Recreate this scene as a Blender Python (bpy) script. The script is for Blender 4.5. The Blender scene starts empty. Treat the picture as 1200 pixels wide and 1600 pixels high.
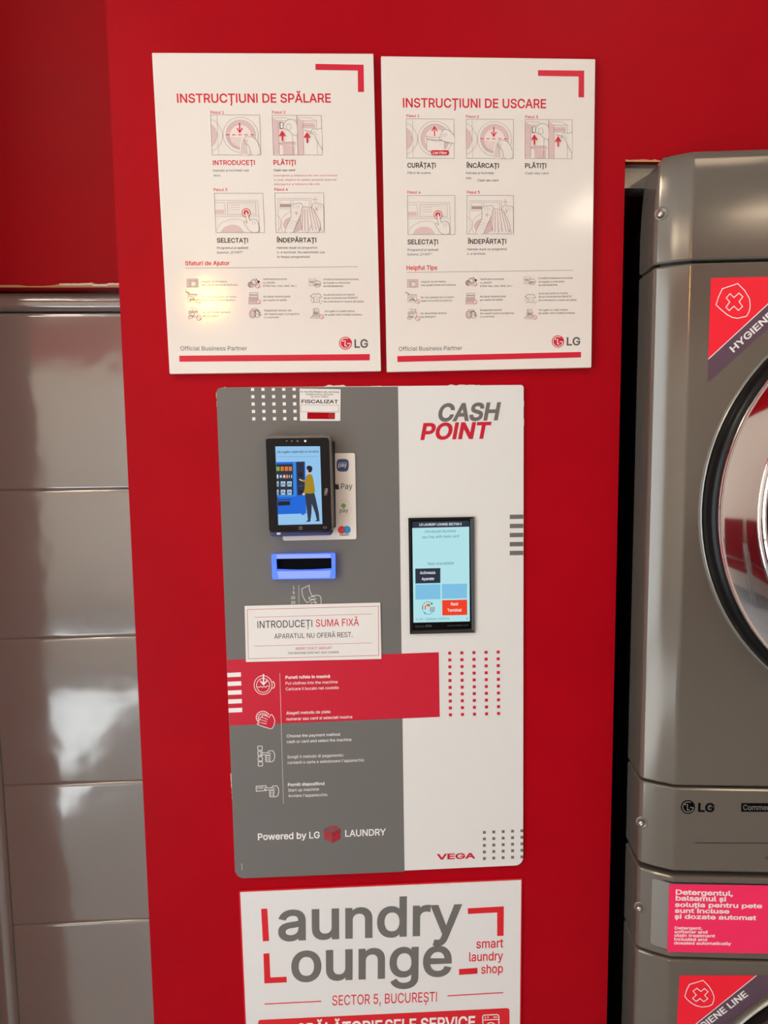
import bpy, math, random
from mathutils import Vector, Matrix
from mathutils.geometry import tessellate_polygon, delaunay_2d_cdt
random.seed(7)
SC = bpy.context.scene
COL = SC.collection

# ------------------------------------------------------------------ camera
CAM = Vector((0.0, -1.02, 1.50))
FPX = 1109.0
YAW, PITCH, ROLL = math.radians(3.145), math.radians(5.744), math.radians(-0.665)
FW = Vector((math.sin(YAW)*math.cos(PITCH), math.cos(YAW)*math.cos(PITCH), -math.sin(PITCH)))
_r = FW.cross(Vector((0, 0, 1))).normalized()
_u = _r.cross(FW)
RT = _r*math.cos(ROLL) + _u*math.sin(ROLL)
UP = _u*math.cos(ROLL) - _r*math.sin(ROLL)
cd = bpy.data.cameras.new('camera')
cd.sensor_fit = 'VERTICAL'
cd.sensor_height = 36.0
cd.lens = FPX/1600.0*36.0
cd.clip_start = 0.02
cam = bpy.data.objects.new('camera', cd)
COL.objects.link(cam)
M = Matrix((RT, UP, -FW)).transposed().to_4x4()
M.translation = CAM
cam.matrix_world = M
SC.camera = cam

# ------------------------------------------------------------------ light and exposure
SC.view_settings.view_transform = 'Standard'
SC.view_settings.look = 'None'
SC.view_settings.gamma = 1.0
SC.view_settings.use_curve_mapping = False
SC.view_settings.exposure = -0.07
w = bpy.data.worlds.new('daylight')
SC.world = w
w.use_nodes = True
bg = w.node_tree.nodes['Background']
bg.inputs[0].default_value = (0.80, 0.90, 1.0, 1)
bg.inputs[1].default_value = 1.1

def area(name, loc, direction, sx, sy, power, col):
    l = bpy.data.lights.new(name, 'AREA')
    l.shape = 'RECTANGLE'
    l.size, l.size_y = sx, sy
    l.energy = power
    l.color = col
    o = bpy.data.objects.new(name, l)
    COL.objects.link(o)
    o.location = loc
    o.rotation_euler = Vector(direction).to_track_quat('-Z', 'Y').to_euler()
    return o
# daylight through the shop window in the left wall
area('window_daylight', (-2.66, -2.35, 1.35), (1, 0.0, 0), 2.1, 2.5, 58, (0.80, 0.91, 1.0))
# invented ceiling panels, unseen, added to light the wall and room
for cx, cy, pw in ((-1.30, -1.1, 15.5), (0.75, -1.1, 0.8), (-1.90, -3.2, 11), (1.60, -3.2, 7.0)):
    area('ceiling_panel_light', (cx, cy, 2.82), (0, 0, -1), 0.56, 0.56, pw, (1.0, 0.85, 0.66))
sl = bpy.data.lights.new('sun', 'SUN')
sl.energy = 34.0
sl.angle = math.radians(0.6)
sl.color = (1.0, 0.97, 0.90)
so = bpy.data.objects.new('sun', sl)
COL.objects.link(so)
so.location = (-5, -1, 6)
so.rotation_euler = Vector((0.64, 0.10, -1.05)).to_track_quat('-Z', 'Y').to_euler()

# ------------------------------------------------------------------ helpers
def ray(px, py):
    return (RT*((px-600.0)/FPX) - UP*((py-800.0)/FPX) + FW)
class Plane:
    def __init__(s, p, n):
        s.p = Vector(p); s.n = Vector(n).normalized()      # n points to the viewer's side
    def at(s, px, py):
        d = ray(px, py)
        return CAM + d*((s.p-CAM).dot(s.n)/d.dot(s.n))
def front(y):
    return Plane((0, y, 0), (0, -1, 0))
def lin(c):
    c = c/255.0
    return c/12.92 if c <= 0.04045 else ((c+0.055)/1.055)**2.4
def rgb(r, g, b):
    return (lin(r), lin(g), lin(b), 1.0)
MATS = {}
def mat(name, col, rough=0.5, metal=0.0, bump=0.0, bscale=60.0, var=0.0, coat=0.0, emit=0.0, spec=0.5, vscale=6.0, rvar=0.0, alpha=None):
    m = bpy.data.materials.new(name)
    m.use_nodes = True
    nt = m.node_tree
    b = nt.nodes['Principled BSDF']
    b.inputs['Base Color'].default_value = col
    b.inputs['Roughness'].default_value = rough
    b.inputs['Metallic'].default_value = metal
    b.inputs['Specular IOR Level'].default_value = spec
    b.inputs['Coat Weight'].default_value = coat
    b.inputs['Coat Roughness'].default_value = 0.08
    tc = nt.nodes.new('ShaderNodeTexCoord')
    if bump:
        n = nt.nodes.new('ShaderNodeTexNoise'); n.inputs['Scale'].default_value = bscale
        n.inputs['Detail'].default_value = 3
        bp = nt.nodes.new('ShaderNodeBump'); bp.inputs['Strength'].default_value = 1.0
        bp.inputs['Distance'].default_value = bump
        nt.links.new(tc.outputs['Object'], n.inputs['Vector'])
        nt.links.new(n.outputs['Fac'], bp.inputs['Height'])
        nt.links.new(bp.outputs['Normal'], b.inputs['Normal'])
    if var:
        n = nt.nodes.new('ShaderNodeTexNoise'); n.inputs['Scale'].default_value = vscale
        n.inputs['Detail'].default_value = 6
        r = nt.nodes.new('ShaderNodeMapRange'); r.inputs['From Min'].default_value = .3; r.inputs['From Max'].default_value = .7
        r.inputs['To Min'].default_value = 1-var; r.inputs['To Max'].default_value = 1+var
        x = nt.nodes.new('ShaderNodeMix'); x.data_type = 'RGBA'; x.blend_type = 'MULTIPLY'
        x.inputs['Factor'].default_value = 1.0
        x.inputs['A'].default_value = col
        nt.links.new(tc.outputs['Object'], n.inputs['Vector'])
        nt.links.new(n.outputs['Fac'], r.inputs['Value'])
        nt.links.new(r.outputs['Result'], x.inputs['B'])
        nt.links.new(x.outputs['Result'], b.inputs['Base Color'])
        if rvar:
            r2 = nt.nodes.new('ShaderNodeMapRange'); r2.inputs['From Min'].default_value = .3; r2.inputs['From Max'].default_value = .7
            r2.inputs['To Min'].default_value = rough-rvar; r2.inputs['To Max'].default_value = rough+rvar
            nt.links.new(n.outputs['Fac'], r2.inputs['Value'])
            nt.links.new(r2.outputs['Result'], b.inputs['Roughness'])
    if emit:
        b.inputs['Emission Color'].default_value = col
        b.inputs['Emission Strength'].default_value = emit
    MATS[name] = m
    return m

mat('red_paint', rgb(171, 1, 20), 0.40, bump=0.0002, bscale=420, var=0.05, vscale=9, rvar=0.04, spec=0.10)
mat('cream_paint', rgb(226, 214, 203), 0.6, bump=0.0004, bscale=120)
mat('ceiling_paint', rgb(226, 224, 220), 0.8, bump=0.0004, bscale=90)
mat('floor_tile', rgb(158, 168, 178), 0.32, var=0.05)
mat('grout', rgb(120, 120, 122), 0.8)
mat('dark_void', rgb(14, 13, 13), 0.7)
mat('board_white', rgb(238, 231, 223), 0.09, bump=0.00005, bscale=160)
mat('sign_white', rgb(232, 231, 230), 0.35, bump=0.00008, bscale=700)
mat('film_white', rgb(230, 229, 226), 0.38, bump=0.00005, bscale=120)
mat('paper_white', rgb(236, 232, 228), 0.6, bump=0.00012, bscale=160)
mat('film_grey', rgb(112, 110, 107), 0.38, bump=0.00005, bscale=120)
mat('film_red', rgb(204, 20, 50), 0.38)
mat('print_red', rgb(214, 18, 52), 0.4)
mat('print_bright_red', rgb(222, 28, 38), 0.4)
mat('print_black', rgb(34, 30, 30), 0.5)
mat('print_grey', rgb(92, 88, 88), 0.5)
mat('print_soft', rgb(140, 124, 124), 0.5)
mat('print_line', rgb(176, 152, 150), 0.5)
mat('print_pink', rgb(222, 192, 190), 0.5)
mat('print_skin', rgb(238, 222, 216), 0.5)
mat('print_white', rgb(244, 240, 238), 0.45)
mat('print_softred', rgb(200, 92, 104), 0.5)
mat('chip_white', rgb(236, 226, 218), 0.8)
mat('chip_wood', rgb(196, 150, 104), 0.8)
mat('door_grey', rgb(168, 166, 162), 0.11, metal=0.38, bump=0.0035, bscale=4.5, coat=0.0, spec=0.6)
mat('machine_grey', rgb(116, 108, 98), 0.15, metal=0.35, bump=0.00003, bscale=700, coat=0.12)
mat('machine_light', rgb(150, 146, 138), 0.28, metal=0.5, bump=0.00005, bscale=700)
mat('black_gloss', rgb(4, 4, 5), 0.07, spec=0.35)
mat('slot_black', rgb(2, 2, 3), 0.6, spec=0.1)
mat('black_plastic', rgb(16, 16, 17), 0.4)
mat('bezel_grey', rgb(118, 114, 110), 0.3, metal=0.3)
mat('blue_plastic', rgb(70, 72, 128), 0.2)
mat('black_ring', rgb(9, 9, 9), 0.3, spec=0.25)
mat('chrome', rgb(232, 228, 226), 0.045, metal=1.0)
mat('steel', rgb(190, 190, 188), 0.2, metal=1.0)
mat('wood_edge', rgb(150, 92, 52), 0.7, var=0.2, vscale=40)
mat('decal_red', rgb(255, 26, 52), 0.35)
mat('decal_pink', rgb(255, 42, 100), 0.35)
mat('decal_purple', rgb(96, 72, 88), 0.35)
mat('chair_red', rgb(120, 16, 30), 0.3)
for n_, c_, e_ in (('lcd_cyan', (192, 246, 252), .85), ('lcd_navy', (38, 52, 74), .7), ('lcd_blue', (138, 214, 252), .8), ('lcd_orange', (255, 62, 26), .9),
                   ('lcd_text', (96, 128, 140), .7), ('lcd_white', (250, 252, 255), .9), ('lcd_sky', (158, 212, 255), .85), ('lcd_sky2', (128, 192, 255), .85),
                   ('lcd_azure', (0, 112, 240), .8), ('lcd_azure2', (46, 150, 246), .8), ('lcd_dark', (30, 42, 74), .7), ('lcd_black', (14, 18, 28), .5),
                   ('lcd_mustard', (186, 152, 14), .75), ('lcd_trouser', (44, 56, 76), .7), ('lcd_skin', (236, 208, 214), .8), ('lcd_green', (140, 205, 60), .8),
                   ('lcd_amber', (238, 148, 40), .8), ('lcd_ice', (190, 224, 244), .8), ('lcd_rose', (214, 120, 150), .8), ('lcd_teal', (70, 150, 110), .8),
                   ('lcd_dim', (120, 124, 130), .4)):
    mat(n_, rgb(*c_), 0.4, emit=e_, spec=0.2)
    MATS[n_].node_tree.nodes['Principled BSDF'].inputs['Base Color'].default_value = (0.01, 0.01, 0.01, 1)
mat('glow_blue', rgb(48, 110, 255), 0.3, emit=1.0)
mat('glow_pale', rgb(138, 160, 255), 0.3, emit=0.9)
for n_ in ('glow_blue', 'glow_pale'):
    MATS[n_].node_tree.nodes['Principled BSDF'].inputs['Base Color'].default_value = (0.1, 0.14, 0.3, 1)
mat('lamp_panel', rgb(255, 236, 210), 0.5, emit=3.0)
mat('lamp_warm', rgb(255, 214, 96), 0.5, emit=75.0)

ORG = {}
def mesh_obj(name, verts, faces, mats, parent=None, fm=None, smooth=None, origin=None, kind=None):
    if parent is not None:
        o0 = ORG[parent.name]
    elif origin is not None:
        o0 = Vector(origin)
    else:
        xs = [v[0] for v in verts]; ys = [v[1] for v in verts]; zs = [v[2] for v in verts]
        o0 = Vector(((min(xs)+max(xs))/2, (min(ys)+max(ys))/2, min(zs)))
    me = bpy.data.meshes.new(name)
    me.from_pydata([Vector(v)-o0 for v in verts], [], faces)
    if isinstance(mats, str): mats = [mats]
    for k in mats: me.materials.append(MATS[k])
    if fm:
        me.polygons.foreach_set('material_index', fm)
    if smooth:
        me.shade_smooth()
        me.set_sharp_from_angle(angle=math.radians(smooth))
    me.update()
    o = bpy.data.objects.new(name, me)
    COL.objects.link(o)
    if parent is not None: o.parent = parent
    else: o.location = o0
    ORG[o.name] = o0
    if kind: o['kind'] = kind
    return o
def tag(o, label, cat, group=None):
    o['label'] = label; o['category'] = cat
    if group: o['group'] = group
    return o
def thing(name, loc, label, cat, group=None):
    o = bpy.data.objects.new(name, None); COL.objects.link(o)
    o.location = loc; o.empty_display_size = 0.05
    ORG[o.name] = Vector(loc)
    return tag(o, label, cat, group)

class MB:
    "collects solids for one mesh"
    def __init__(s): s.v = []; s.f = []; s.m = []; s.mats = []
    def mi(s, m):
        if m not in s.mats: s.mats.append(m)
        return s.mats.index(m)
    def add(s, vs, fs, m):
        b = len(s.v); s.v += [Vector(v) for v in vs]; k = s.mi(m)
        for f in fs: s.f.append([b+i for i in f]); s.m.append(k)
    def box(s, a, b, m):
        x0, y0, z0 = a; x1, y1, z1 = b
        vs = [(x, y, z) for z in (z0, z1) for y in (y0, y1) for x in (x0, x1)]
        s.add(vs, [(0, 2, 3, 1), (4, 5, 7, 6), (0, 1, 5, 4), (2, 6, 7, 3), (0, 4, 6, 2), (1, 3, 7, 5)], m)
    def slab(s, pts, n, t, m, bev=0.0, side=None):
        "polygon pts (front face, clockwise or not) thickened by t away from n; bev rounds the front edge"
        n = Vector(n).normalized(); pts = [Vector(p) for p in pts]; k = len(pts)
        area_n = Vector()
        for i in range(k): area_n += pts[i].cross(pts[(i+1) % k])
        if area_n.dot(n) < 0: pts = pts[::-1]
        rings = []
        if bev > 0:
            c = sum(pts, Vector())/k
            ins = []
            for i in range(k):
                e1 = (pts[i]-pts[i-1]).normalized(); e2 = (pts[(i+1) % k]-pts[i]).normalized()
                a = n.cross(e1); b = n.cross(e2); q = (a+b)
                q = q/max(q.dot(q)/2, 0.5)
                ins.append(q)
            for st in (0.0, 0.35, 1.0):
                rings.append([pts[i]+ins[i]*bev*(1-st)**1.0*(1 if st < 1 else 0) - n*bev*(1-math.sqrt(max(0, 1-st*st))) for i in range(k)])
            rings.append([p-n*t for p in pts])
        else:
            rings = [pts, [p-n*t for p in pts]]
        vs = [p for r in rings for p in r]; fs = []
        for j in range(len(rings)-1):
            for i in range(k):
                a = j*k+i; b = j*k+(i+1) % k
                fs.append((b, a, a+k, b+k))
        s.add(vs, fs, side or m)
        s.add(rings[0], [tuple(range(k))], m)
        s.add(rings[-1], [tuple(range(k))[::-1]], m)
    def frame(s, outer, inner, n, t, m):
        "flat ring between two outlines with the same count of points"
        n = Vector(n).normalized(); k = len(outer)
        A = [Vector(p) for p in outer]; B = [Vector(p) for p in inner]
        vs = A + B + [p-n*t for p in A] + [p-n*t for p in B]; fs = []
        for i in range(k):
            j = (i+1) % k
            fs += [(i, j, k+j, k+i), (2*k+j, 2*k+i, 3*k+i, 3*k+j), (j, i, 2*k+i, 2*k+j), (k+i, k+j, 3*k+j, 3*k+i)]
        s.add(vs, fs, m)
    def lathe(s, c, axis, prof, m, seg=64, a0=0, a1=2*math.pi):
        "prof: list of (radius, height along axis)"
        ax = Vector(axis).normalized()
        e1 = ax.orthogonal().normalized(); e2 = ax.cross(e1)
        full = abs(a1-a0-2*math.pi) < 1e-6
        n = seg if full else seg+1
        vs = []; fs = []
        for (r, h) in prof:
            for i in range(n):
                t = a0+(a1-a0)*i/seg
                vs.append(Vector(c)+ax*h+e1*(r*math.cos(t))+e2*(r*math.sin(t)))
        for j in range(len(prof)-1):
            for i in range(seg):
                i2 = (i+1) % n
                fs.append((j*n+i, j*n+i2, (j+1)*n+i2, (j+1)*n+i))
        s.add(vs, fs, m)
    def tube(s, path, r, m, seg=8):
        path = [Vector(p) for p in path]
        vs = []; fs = []
        for i, p in enumerate(path):
            d = (path[min(i+1, len(path)-1)]-path[max(i-1, 0)]).normalized()
            e1 = d.orthogonal().normalized() if i == 0 else (e1-d*e1.dot(d)).normalized()
            e2 = d.cross(e1)
            vs += [p+e1*r*math.cos(2*math.pi*k/seg)+e2*r*math.sin(2*math.pi*k/seg) for k in range(seg)]
        for i in range(len(path)-1):
            for k in range(seg):
                a = i*seg+k; b = i*seg+(k+1) % seg
                fs.append((a, b, b+seg, a+seg))
        fs.append(tuple(range(seg))[::-1]); fs.append(tuple(range((len(path)-1)*seg, len(path)*seg)))
        s.add(vs, fs, m)
    def build(s, name, parent=None, label=None, smooth=None, origin=None, kind=None):
        o = mesh_obj(name, s.v, s.f, s.mats, parent, s.m, smooth, origin, kind)
        if label: o['label'] = label
        return o

# ------------------------------------------------------------------ lettering: outlines of an open sans-serif face, two characters per number
GL = {}
GLYPHS = {
 'A': (0.48, [[17,0,201,509,276,509,463,0,395,0,287,303,280,323,273,346,264,372,255,403,244,438,232,478,245,478,233,437,223,401,213,371,205,345,197,322,191,303,85,0],[110,142,110,199,370,199,370,142]]),
 'B': (0.456, [[60,0,60,509,241,509,274,507,303,501,329,491,350,477,367,461,381,442,391,421,396,398,398,374,397,353,393,335,387,320,378,307,368,295,356,286,343,278,329,272,315,267,315,262,331,259,347,254,363,245,378,234,391,220,403,203,411,183,416,161,418,136,416,111,410,88,400,67,386,47,367,31,345,18,317,8,284,2,247,0],[125,57,245,57,281,59,309,67,330,80,344,96,353,115,355,137,354,153,349,169,343,184,333,197,320,209,305,218,289,225,269,229,248,231,125,231],[125,285,238,285,256,287,273,290,288,296,302,304,313,315,323,327,330,340,335,355,336,372,333,393,325,413,313,429,294,441,270,449,240,452,125,452]]),
 'C': (0.51, [[267,-7,235,-5,205,1,177,11,150,25,126,43,105,63,86,87,69,115,57,146,47,179,42,215,40,254,42,293,47,329,57,363,69,393,86,421,105,445,126,466,150,483,177,497,205,507,235,513,267,515,293,514,317,511,340,504,363,495,383,485,402,471,419,455,435,438,448,419,459,397,467,373,473,348,408,348,403,365,397,381,389,395,380,407,369,419,357,428,344,437,330,443,315,449,300,453,284,455,267,456,237,453,209,445,183,432,161,414,141,391,125,364,113,331,106,295,103,254,106,213,113,177,125,145,141,117,161,94,184,76,209,63,237,55,267,53,284,54,300,56,315,60,330,65,344,72,357,81,369,91,380,101,389,115,397,129,403,144,408,161,473,161,467,135,459,112,448,91,435,71,419,53,403,38,383,25,363,13,341,5,317,-2,293,-5]]),
 'D': (0.502, [[219,0,96,0,96,57,215,57,254,59,288,67,318,81,343,99,363,121,379,149,390,181,397,216,399,255,397,294,390,329,379,361,363,387,344,410,319,428,291,441,258,449,221,452,93,452,93,509,225,509,261,507,295,501,325,491,353,478,385,455,412,426,433,391,446,361,455,329,460,293,461,255,460,217,455,181,445,149,433,119,417,92,399,68,376,48,351,31,322,17,291,8,256,2],[125,509,125,0,60,0,60,509]]),
 'E': (0.419, [[60,0,60,509,373,509,373,452,125,452,125,286,355,286,355,229,125,229,125,57,375,57,375,0]]),
 'F': (0.41, [[60,0,60,509,369,509,369,452,125,452,125,278,346,278,346,221,125,221,125,0]]),
 'G': (0.52, [[269,-7,236,-5,205,1,176,11,149,25,125,43,103,64,85,88,69,115,57,146,47,179,42,215,40,254,42,293,47,329,57,363,69,393,85,421,103,445,125,466,149,483,175,497,203,507,233,513,265,515,291,514,317,510,341,503,363,495,384,483,403,469,421,453,436,436,449,417,460,395,469,373,474,349,408,349,402,365,395,379,387,393,378,405,367,417,356,427,343,435,330,443,315,449,299,453,283,455,265,456,236,453,209,445,183,433,161,415,141,391,125,364,113,332,106,295,103,254,106,213,113,177,125,145,141,117,161,95,184,77,210,63,239,55,269,53,296,55,321,61,345,71,365,85,382,103,396,123,407,147,413,173,415,203,434,199,283,199,283,256,478,256,478,200,475,160,466,123,451,91,431,62,406,38,377,19,343,5,308,-4]]),
 'H': (0.517, [[60,0,60,509,125,509,125,289,392,289,392,509,457,509,457,0,392,0,392,232,125,232,125,0]]),
 'I': (0.3, [[31,0,31,57,118,57,118,452,31,452,31,509,269,509,269,452,183,452,183,57,269,57,269,0]]),
 'J': (0.396, [[185,-7,143,-3,107,11,75,33,57,55,44,81,36,111,33,145,33,173,97,173,97,145,100,117,108,93,121,74,139,61,161,53,185,50,209,53,230,61,248,74,261,93,269,117,272,145,272,509,336,509,336,145,333,111,326,81,313,55,294,33,263,11,227,-3]]),
 'K': (0.467, [[105,145,105,216,116,231,127,247,139,261,151,275,163,289,175,303,187,317,199,331,212,344,363,509,448,509,231,276,228,276],[60,0,60,509,125,509,125,334,124,225,125,193,125,0],[372,0,188,259,228,309,449,0]]),
 'L': (0.393, [[60,0,60,509,125,509,125,57,361,57,361,0]]),
 'M': (0.628, [[60,0,60,509,151,509,277,187,287,159,299,123,311,84,321,49,307,49,318,83,330,121,342,158,353,187,476,509,568,509,568,0,504,0,504,291,505,327,505,369,506,413,507,457,513,457,508,441,503,425,497,409,482,363,467,322,456,291,342,0,286,0,171,291,159,321,145,361,129,407,112,457,119,457,120,416,121,371,121,329,122,291,122,0]]),
 'N': (0.523, [[60,0,60,509,136,509,343,183,349,173,355,163,363,151,371,137,379,123,387,107,397,90,405,73,414,55,405,53,403,72,401,90,401,108,400,125,399,142,399,157,399,195,399,509,463,509,463,0,387,0,202,290,177,331,169,346,159,363,148,381,107,452,119,454,122,384,124,328,125,291,125,0]]),
 'O': (0.533, [[267,-7,235,-5,205,1,177,11,151,25,126,43,105,63,86,87,70,115,57,146,48,179,42,215,40,254,42,293,48,329,57,363,70,393,86,421,105,445,126,466,151,483,177,497,205,507,235,513,267,515,299,513,329,507,357,497,383,483,408,466,429,445,448,421,464,393,477,363,486,329,491,293,493,254,491,215,486,179,477,146,464,115,448,87,429,63,408,43,383,25,357,11,329,1,299,-5],[267,53,296,55,324,63,349,76,373,94,392,117,408,144,421,176,428,213,430,254,428,295,421,332,408,365,392,392,373,415,349,433,324,445,296,453,267,456,237,453,210,445,184,433,161,415,141,392,125,364,113,332,106,295,103,254,106,213,113,177,125,144,141,117,161,94,184,76,210,63,237,55]]),
 'P': (0.445, [[60,0,60,509,235,509,272,507,305,499,333,487,356,471,375,452,390,430,400,405,407,377,409,347,407,318,400,291,390,265,375,243,356,223,333,207,305,195,272,188,235,186,109,186,109,243,233,243,257,244,279,249,297,256,312,266,324,279,333,293,339,310,343,328,345,347,343,367,339,385,333,401,324,416,312,429,297,439,279,446,257,451,232,452,125,452,125,0]]),
 'Q': (0.533, [[245,159,313,159,369,85,384,65,469,-48,401,-48,345,27,331,46],[267,-7,235,-5,205,1,177,11,151,25,126,43,105,63,86,87,70,115,57,146,48,179,42,215,40,254,42,293,48,329,57,363,70,393,86,421,105,445,126,466,151,483,177,497,205,507,235,513,267,515,299,513,329,507,357,497,383,483,408,466,429,445,448,421,464,393,477,363,486,329,491,293,493,254,491,215,486,179,477,146,464,115,448,87,429,63,408,43,383,25,357,11,329,1,299,-5],[267,53,296,55,324,63,349,76,373,94,392,117,408,144,421,176,428,213,430,254,428,295,421,332,408,365,392,392,373,415,349,433,324,445,296,453,267,456,237,453,210,445,184,433,161,415,141,392,125,364,113,332,106,295,103,254,106,213,113,177,125,144,141,117,161,94,184,76,210,63,237,55]]),
 'R': (0.449, [[60,0,60,509,236,509,273,507,305,500,333,489,357,473,375,455,391,433,401,409,407,381,409,352,407,323,401,296,391,271,375,250,357,232,333,217,305,206,273,200,236,198,96,198,96,255,233,255,258,257,279,260,298,267,313,276,325,287,334,301,340,316,344,333,345,352,344,371,340,389,334,405,325,419,313,430,297,439,279,447,258,451,233,452,125,452,125,0],[353,0,230,229,303,229,428,0]]),
 'S': (0.447, [[223,-9,189,-7,156,-1,127,9,102,23,81,40,64,60,51,83,42,109,38,137,105,137,107,118,114,102,123,88,135,76,150,66,167,59,185,53,203,50,223,49,246,51,267,54,286,60,303,69,317,79,329,92,339,106,344,122,345,139,344,155,339,168,332,179,322,189,310,197,296,205,280,211,263,217,245,222,184,239,145,253,112,269,86,289,67,313,56,341,52,373,55,400,62,425,75,448,92,467,113,484,137,498,165,507,195,513,227,515,259,513,289,507,316,497,340,484,361,468,377,449,389,427,397,403,401,378,337,378,331,401,320,421,302,437,280,449,254,456,225,459,204,457,185,454,167,448,152,440,139,430,129,418,121,405,117,391,115,375,117,359,122,345,131,333,142,323,155,315,169,308,184,302,199,297,213,293,264,279,279,275,295,270,311,263,328,256,343,247,359,237,373,226,385,213,395,197,402,180,407,161,408,139,406,112,399,87,387,63,370,43,349,25,323,11,294,0,261,-7]]),
 'T': (0.449, [[32,452,32,509,417,509,417,452,257,452,257,0,193,0,193,452]]),
 'U': (0.517, [[259,-8,221,-5,185,2,154,15,127,33,103,55,85,80,71,109,63,139,60,173,60,509,124,509,124,178,126,155,131,133,141,113,153,95,169,80,187,68,209,59,232,53,259,51,285,53,309,59,331,68,349,80,365,95,377,113,385,133,391,155,393,178,393,509,457,509,457,173,455,139,446,109,433,80,414,55,391,33,363,15,332,2,297,-5]]),
 'V': (0.48, [[204,0,17,509,84,509,192,206,199,187,207,164,215,137,225,107,236,71,248,31,235,31,247,71,257,107,267,138,275,165,283,187,289,206,395,509,463,509,278,0]]),
 'W': (0.686, [[155,0,17,509,82,509,163,196,167,179,171,163,175,145,187,93,190,76,194,58,197,39,189,39,193,58,196,76,200,93,203,111,207,128,211,145,224,196,306,509,379,509,461,196,466,179,470,163,475,145,486,93,490,76,493,58,497,39,488,39,492,58,495,76,499,93,503,111,507,128,511,145,523,196,603,509,669,509,530,0,455,0,368,323,362,345,357,367,351,391,346,417,341,445,336,475,349,475,345,446,340,419,335,395,330,371,324,347,318,323,231,0]]),
 'X': (0.474, [[18,0,217,285,217,236,29,509,104,509,178,401,188,386,197,373,204,361,211,351,217,339,223,329,230,318,237,305,243,292,232,292,252,329,258,339,265,350,272,361,299,401,373,509,446,509,259,239,259,287,456,0,382,0,292,129,269,165,262,175,256,185,250,195,244,206,237,218,231,231,245,231,238,219,231,207,225,197,219,186,213,176,206,166,181,129,91,0]]),
 'Y': (0.472, [[203,0,203,208,17,509,91,509,192,345,203,327,213,309,222,292,231,274,240,253,249,231,223,231,233,254,242,275,251,293,261,310,270,327,280,345,381,509,455,509,268,208,268,0]]),
 'Z': (0.438, [[41,0,41,47,273,385,284,400,295,415,306,431,317,446,329,461,341,475,348,455,327,453,306,453,285,452,265,452,244,452,223,452,40,452,40,509,397,509,397,461,169,129,157,113,146,97,134,81,97,33,90,54,111,55,131,56,152,57,173,57,193,57,214,57,399,57,399,0]]),
 'a': (0.389, [[160,-9,137,-7,115,-3,95,5,76,15,61,29,47,45,38,63,32,84,31,108,32,129,36,146,43,161,53,173,64,184,77,193,93,200,108,206,125,211,143,214,161,217,178,220,234,227,247,229,257,231,265,235,273,243,275,255,275,257,275,271,271,285,267,297,260,307,251,315,240,322,227,327,212,330,195,331,179,330,163,327,149,322,137,316,127,309,117,301,110,292,105,283,100,274,41,291,51,313,63,331,79,346,95,358,113,368,133,375,153,381,173,383,194,385,208,384,223,382,239,379,255,375,271,369,286,361,300,350,312,337,322,320,330,301,335,278,337,251,337,0,277,0,277,52,273,52,267,43,261,34,252,25,241,16,229,8,215,1,199,-4,181,-7],[171,45,192,47,211,51,228,59,242,69,254,80,263,93,270,107,274,123,275,138,275,190,269,185,259,182,246,179,231,176,200,171,175,168,161,166,147,163,135,159,123,153,112,147,103,139,97,130,93,119,92,105,93,93,96,82,102,72,109,64,119,57,130,52,142,49,156,46]]),
 'b': (0.424, [[229,-8,207,-7,189,-3,173,4,159,12,147,21,138,31,130,41,123,51,118,59,112,59,112,0,53,0,53,509,114,509,114,319,118,319,123,327,130,336,137,346,147,355,158,365,171,373,187,379,207,383,229,385,259,382,287,374,313,361,335,343,354,320,370,293,381,261,388,227,390,189,388,151,381,116,370,85,355,57,336,35,313,16,288,3,260,-5],[220,47,243,49,262,55,279,65,294,79,306,97,316,117,323,139,327,163,328,189,327,215,323,239,316,261,307,281,295,297,280,311,263,321,243,328,220,330,198,328,178,322,161,312,147,299,135,282,125,263,118,241,114,216,113,189,114,163,118,137,125,115,135,95,147,79,161,65,179,55,199,49]]),
 'c': (0.396, [[207,-8,174,-5,144,3,117,17,93,35,73,58,56,85,44,116,37,150,34,187,37,225,44,260,56,291,73,319,93,341,117,360,144,373,174,382,207,385,225,383,243,381,260,377,276,371,291,365,305,356,318,346,329,335,340,322,349,308,356,293,361,277,303,262,299,271,295,281,291,289,281,301,270,311,261,317,252,321,242,325,231,327,219,329,207,330,183,327,163,321,145,310,130,296,118,279,109,258,101,236,97,213,96,187,97,163,101,139,109,117,118,97,130,80,145,66,163,55,183,49,207,47,220,47,231,49,243,51,253,55,262,60,271,66,279,73,285,80,291,89,297,97,301,107,304,117,363,103,357,86,350,70,341,56,331,43,319,31,306,21,292,13,277,5,261,-1,243,-5,226,-7]]),
 'd': (0.424, [[195,-8,165,-5,137,3,111,16,89,35,70,57,55,85,43,116,37,151,34,189,37,227,43,261,55,293,70,320,89,343,112,361,137,374,165,382,195,385,218,383,237,379,253,373,267,365,278,355,287,346,295,336,301,327,306,319,311,319,311,509,372,509,372,0,313,0,313,59,307,59,301,51,295,41,287,31,277,21,266,12,252,4,236,-3,217,-7],[205,47,227,49,246,55,263,65,278,79,290,95,299,115,306,137,311,163,312,189,311,216,306,241,299,263,290,282,278,299,263,312,246,322,227,328,205,330,182,328,162,321,145,311,130,297,118,281,109,261,101,239,97,215,96,189,97,163,102,139,109,117,118,97,130,79,145,65,163,55,182,49]]),
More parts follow.
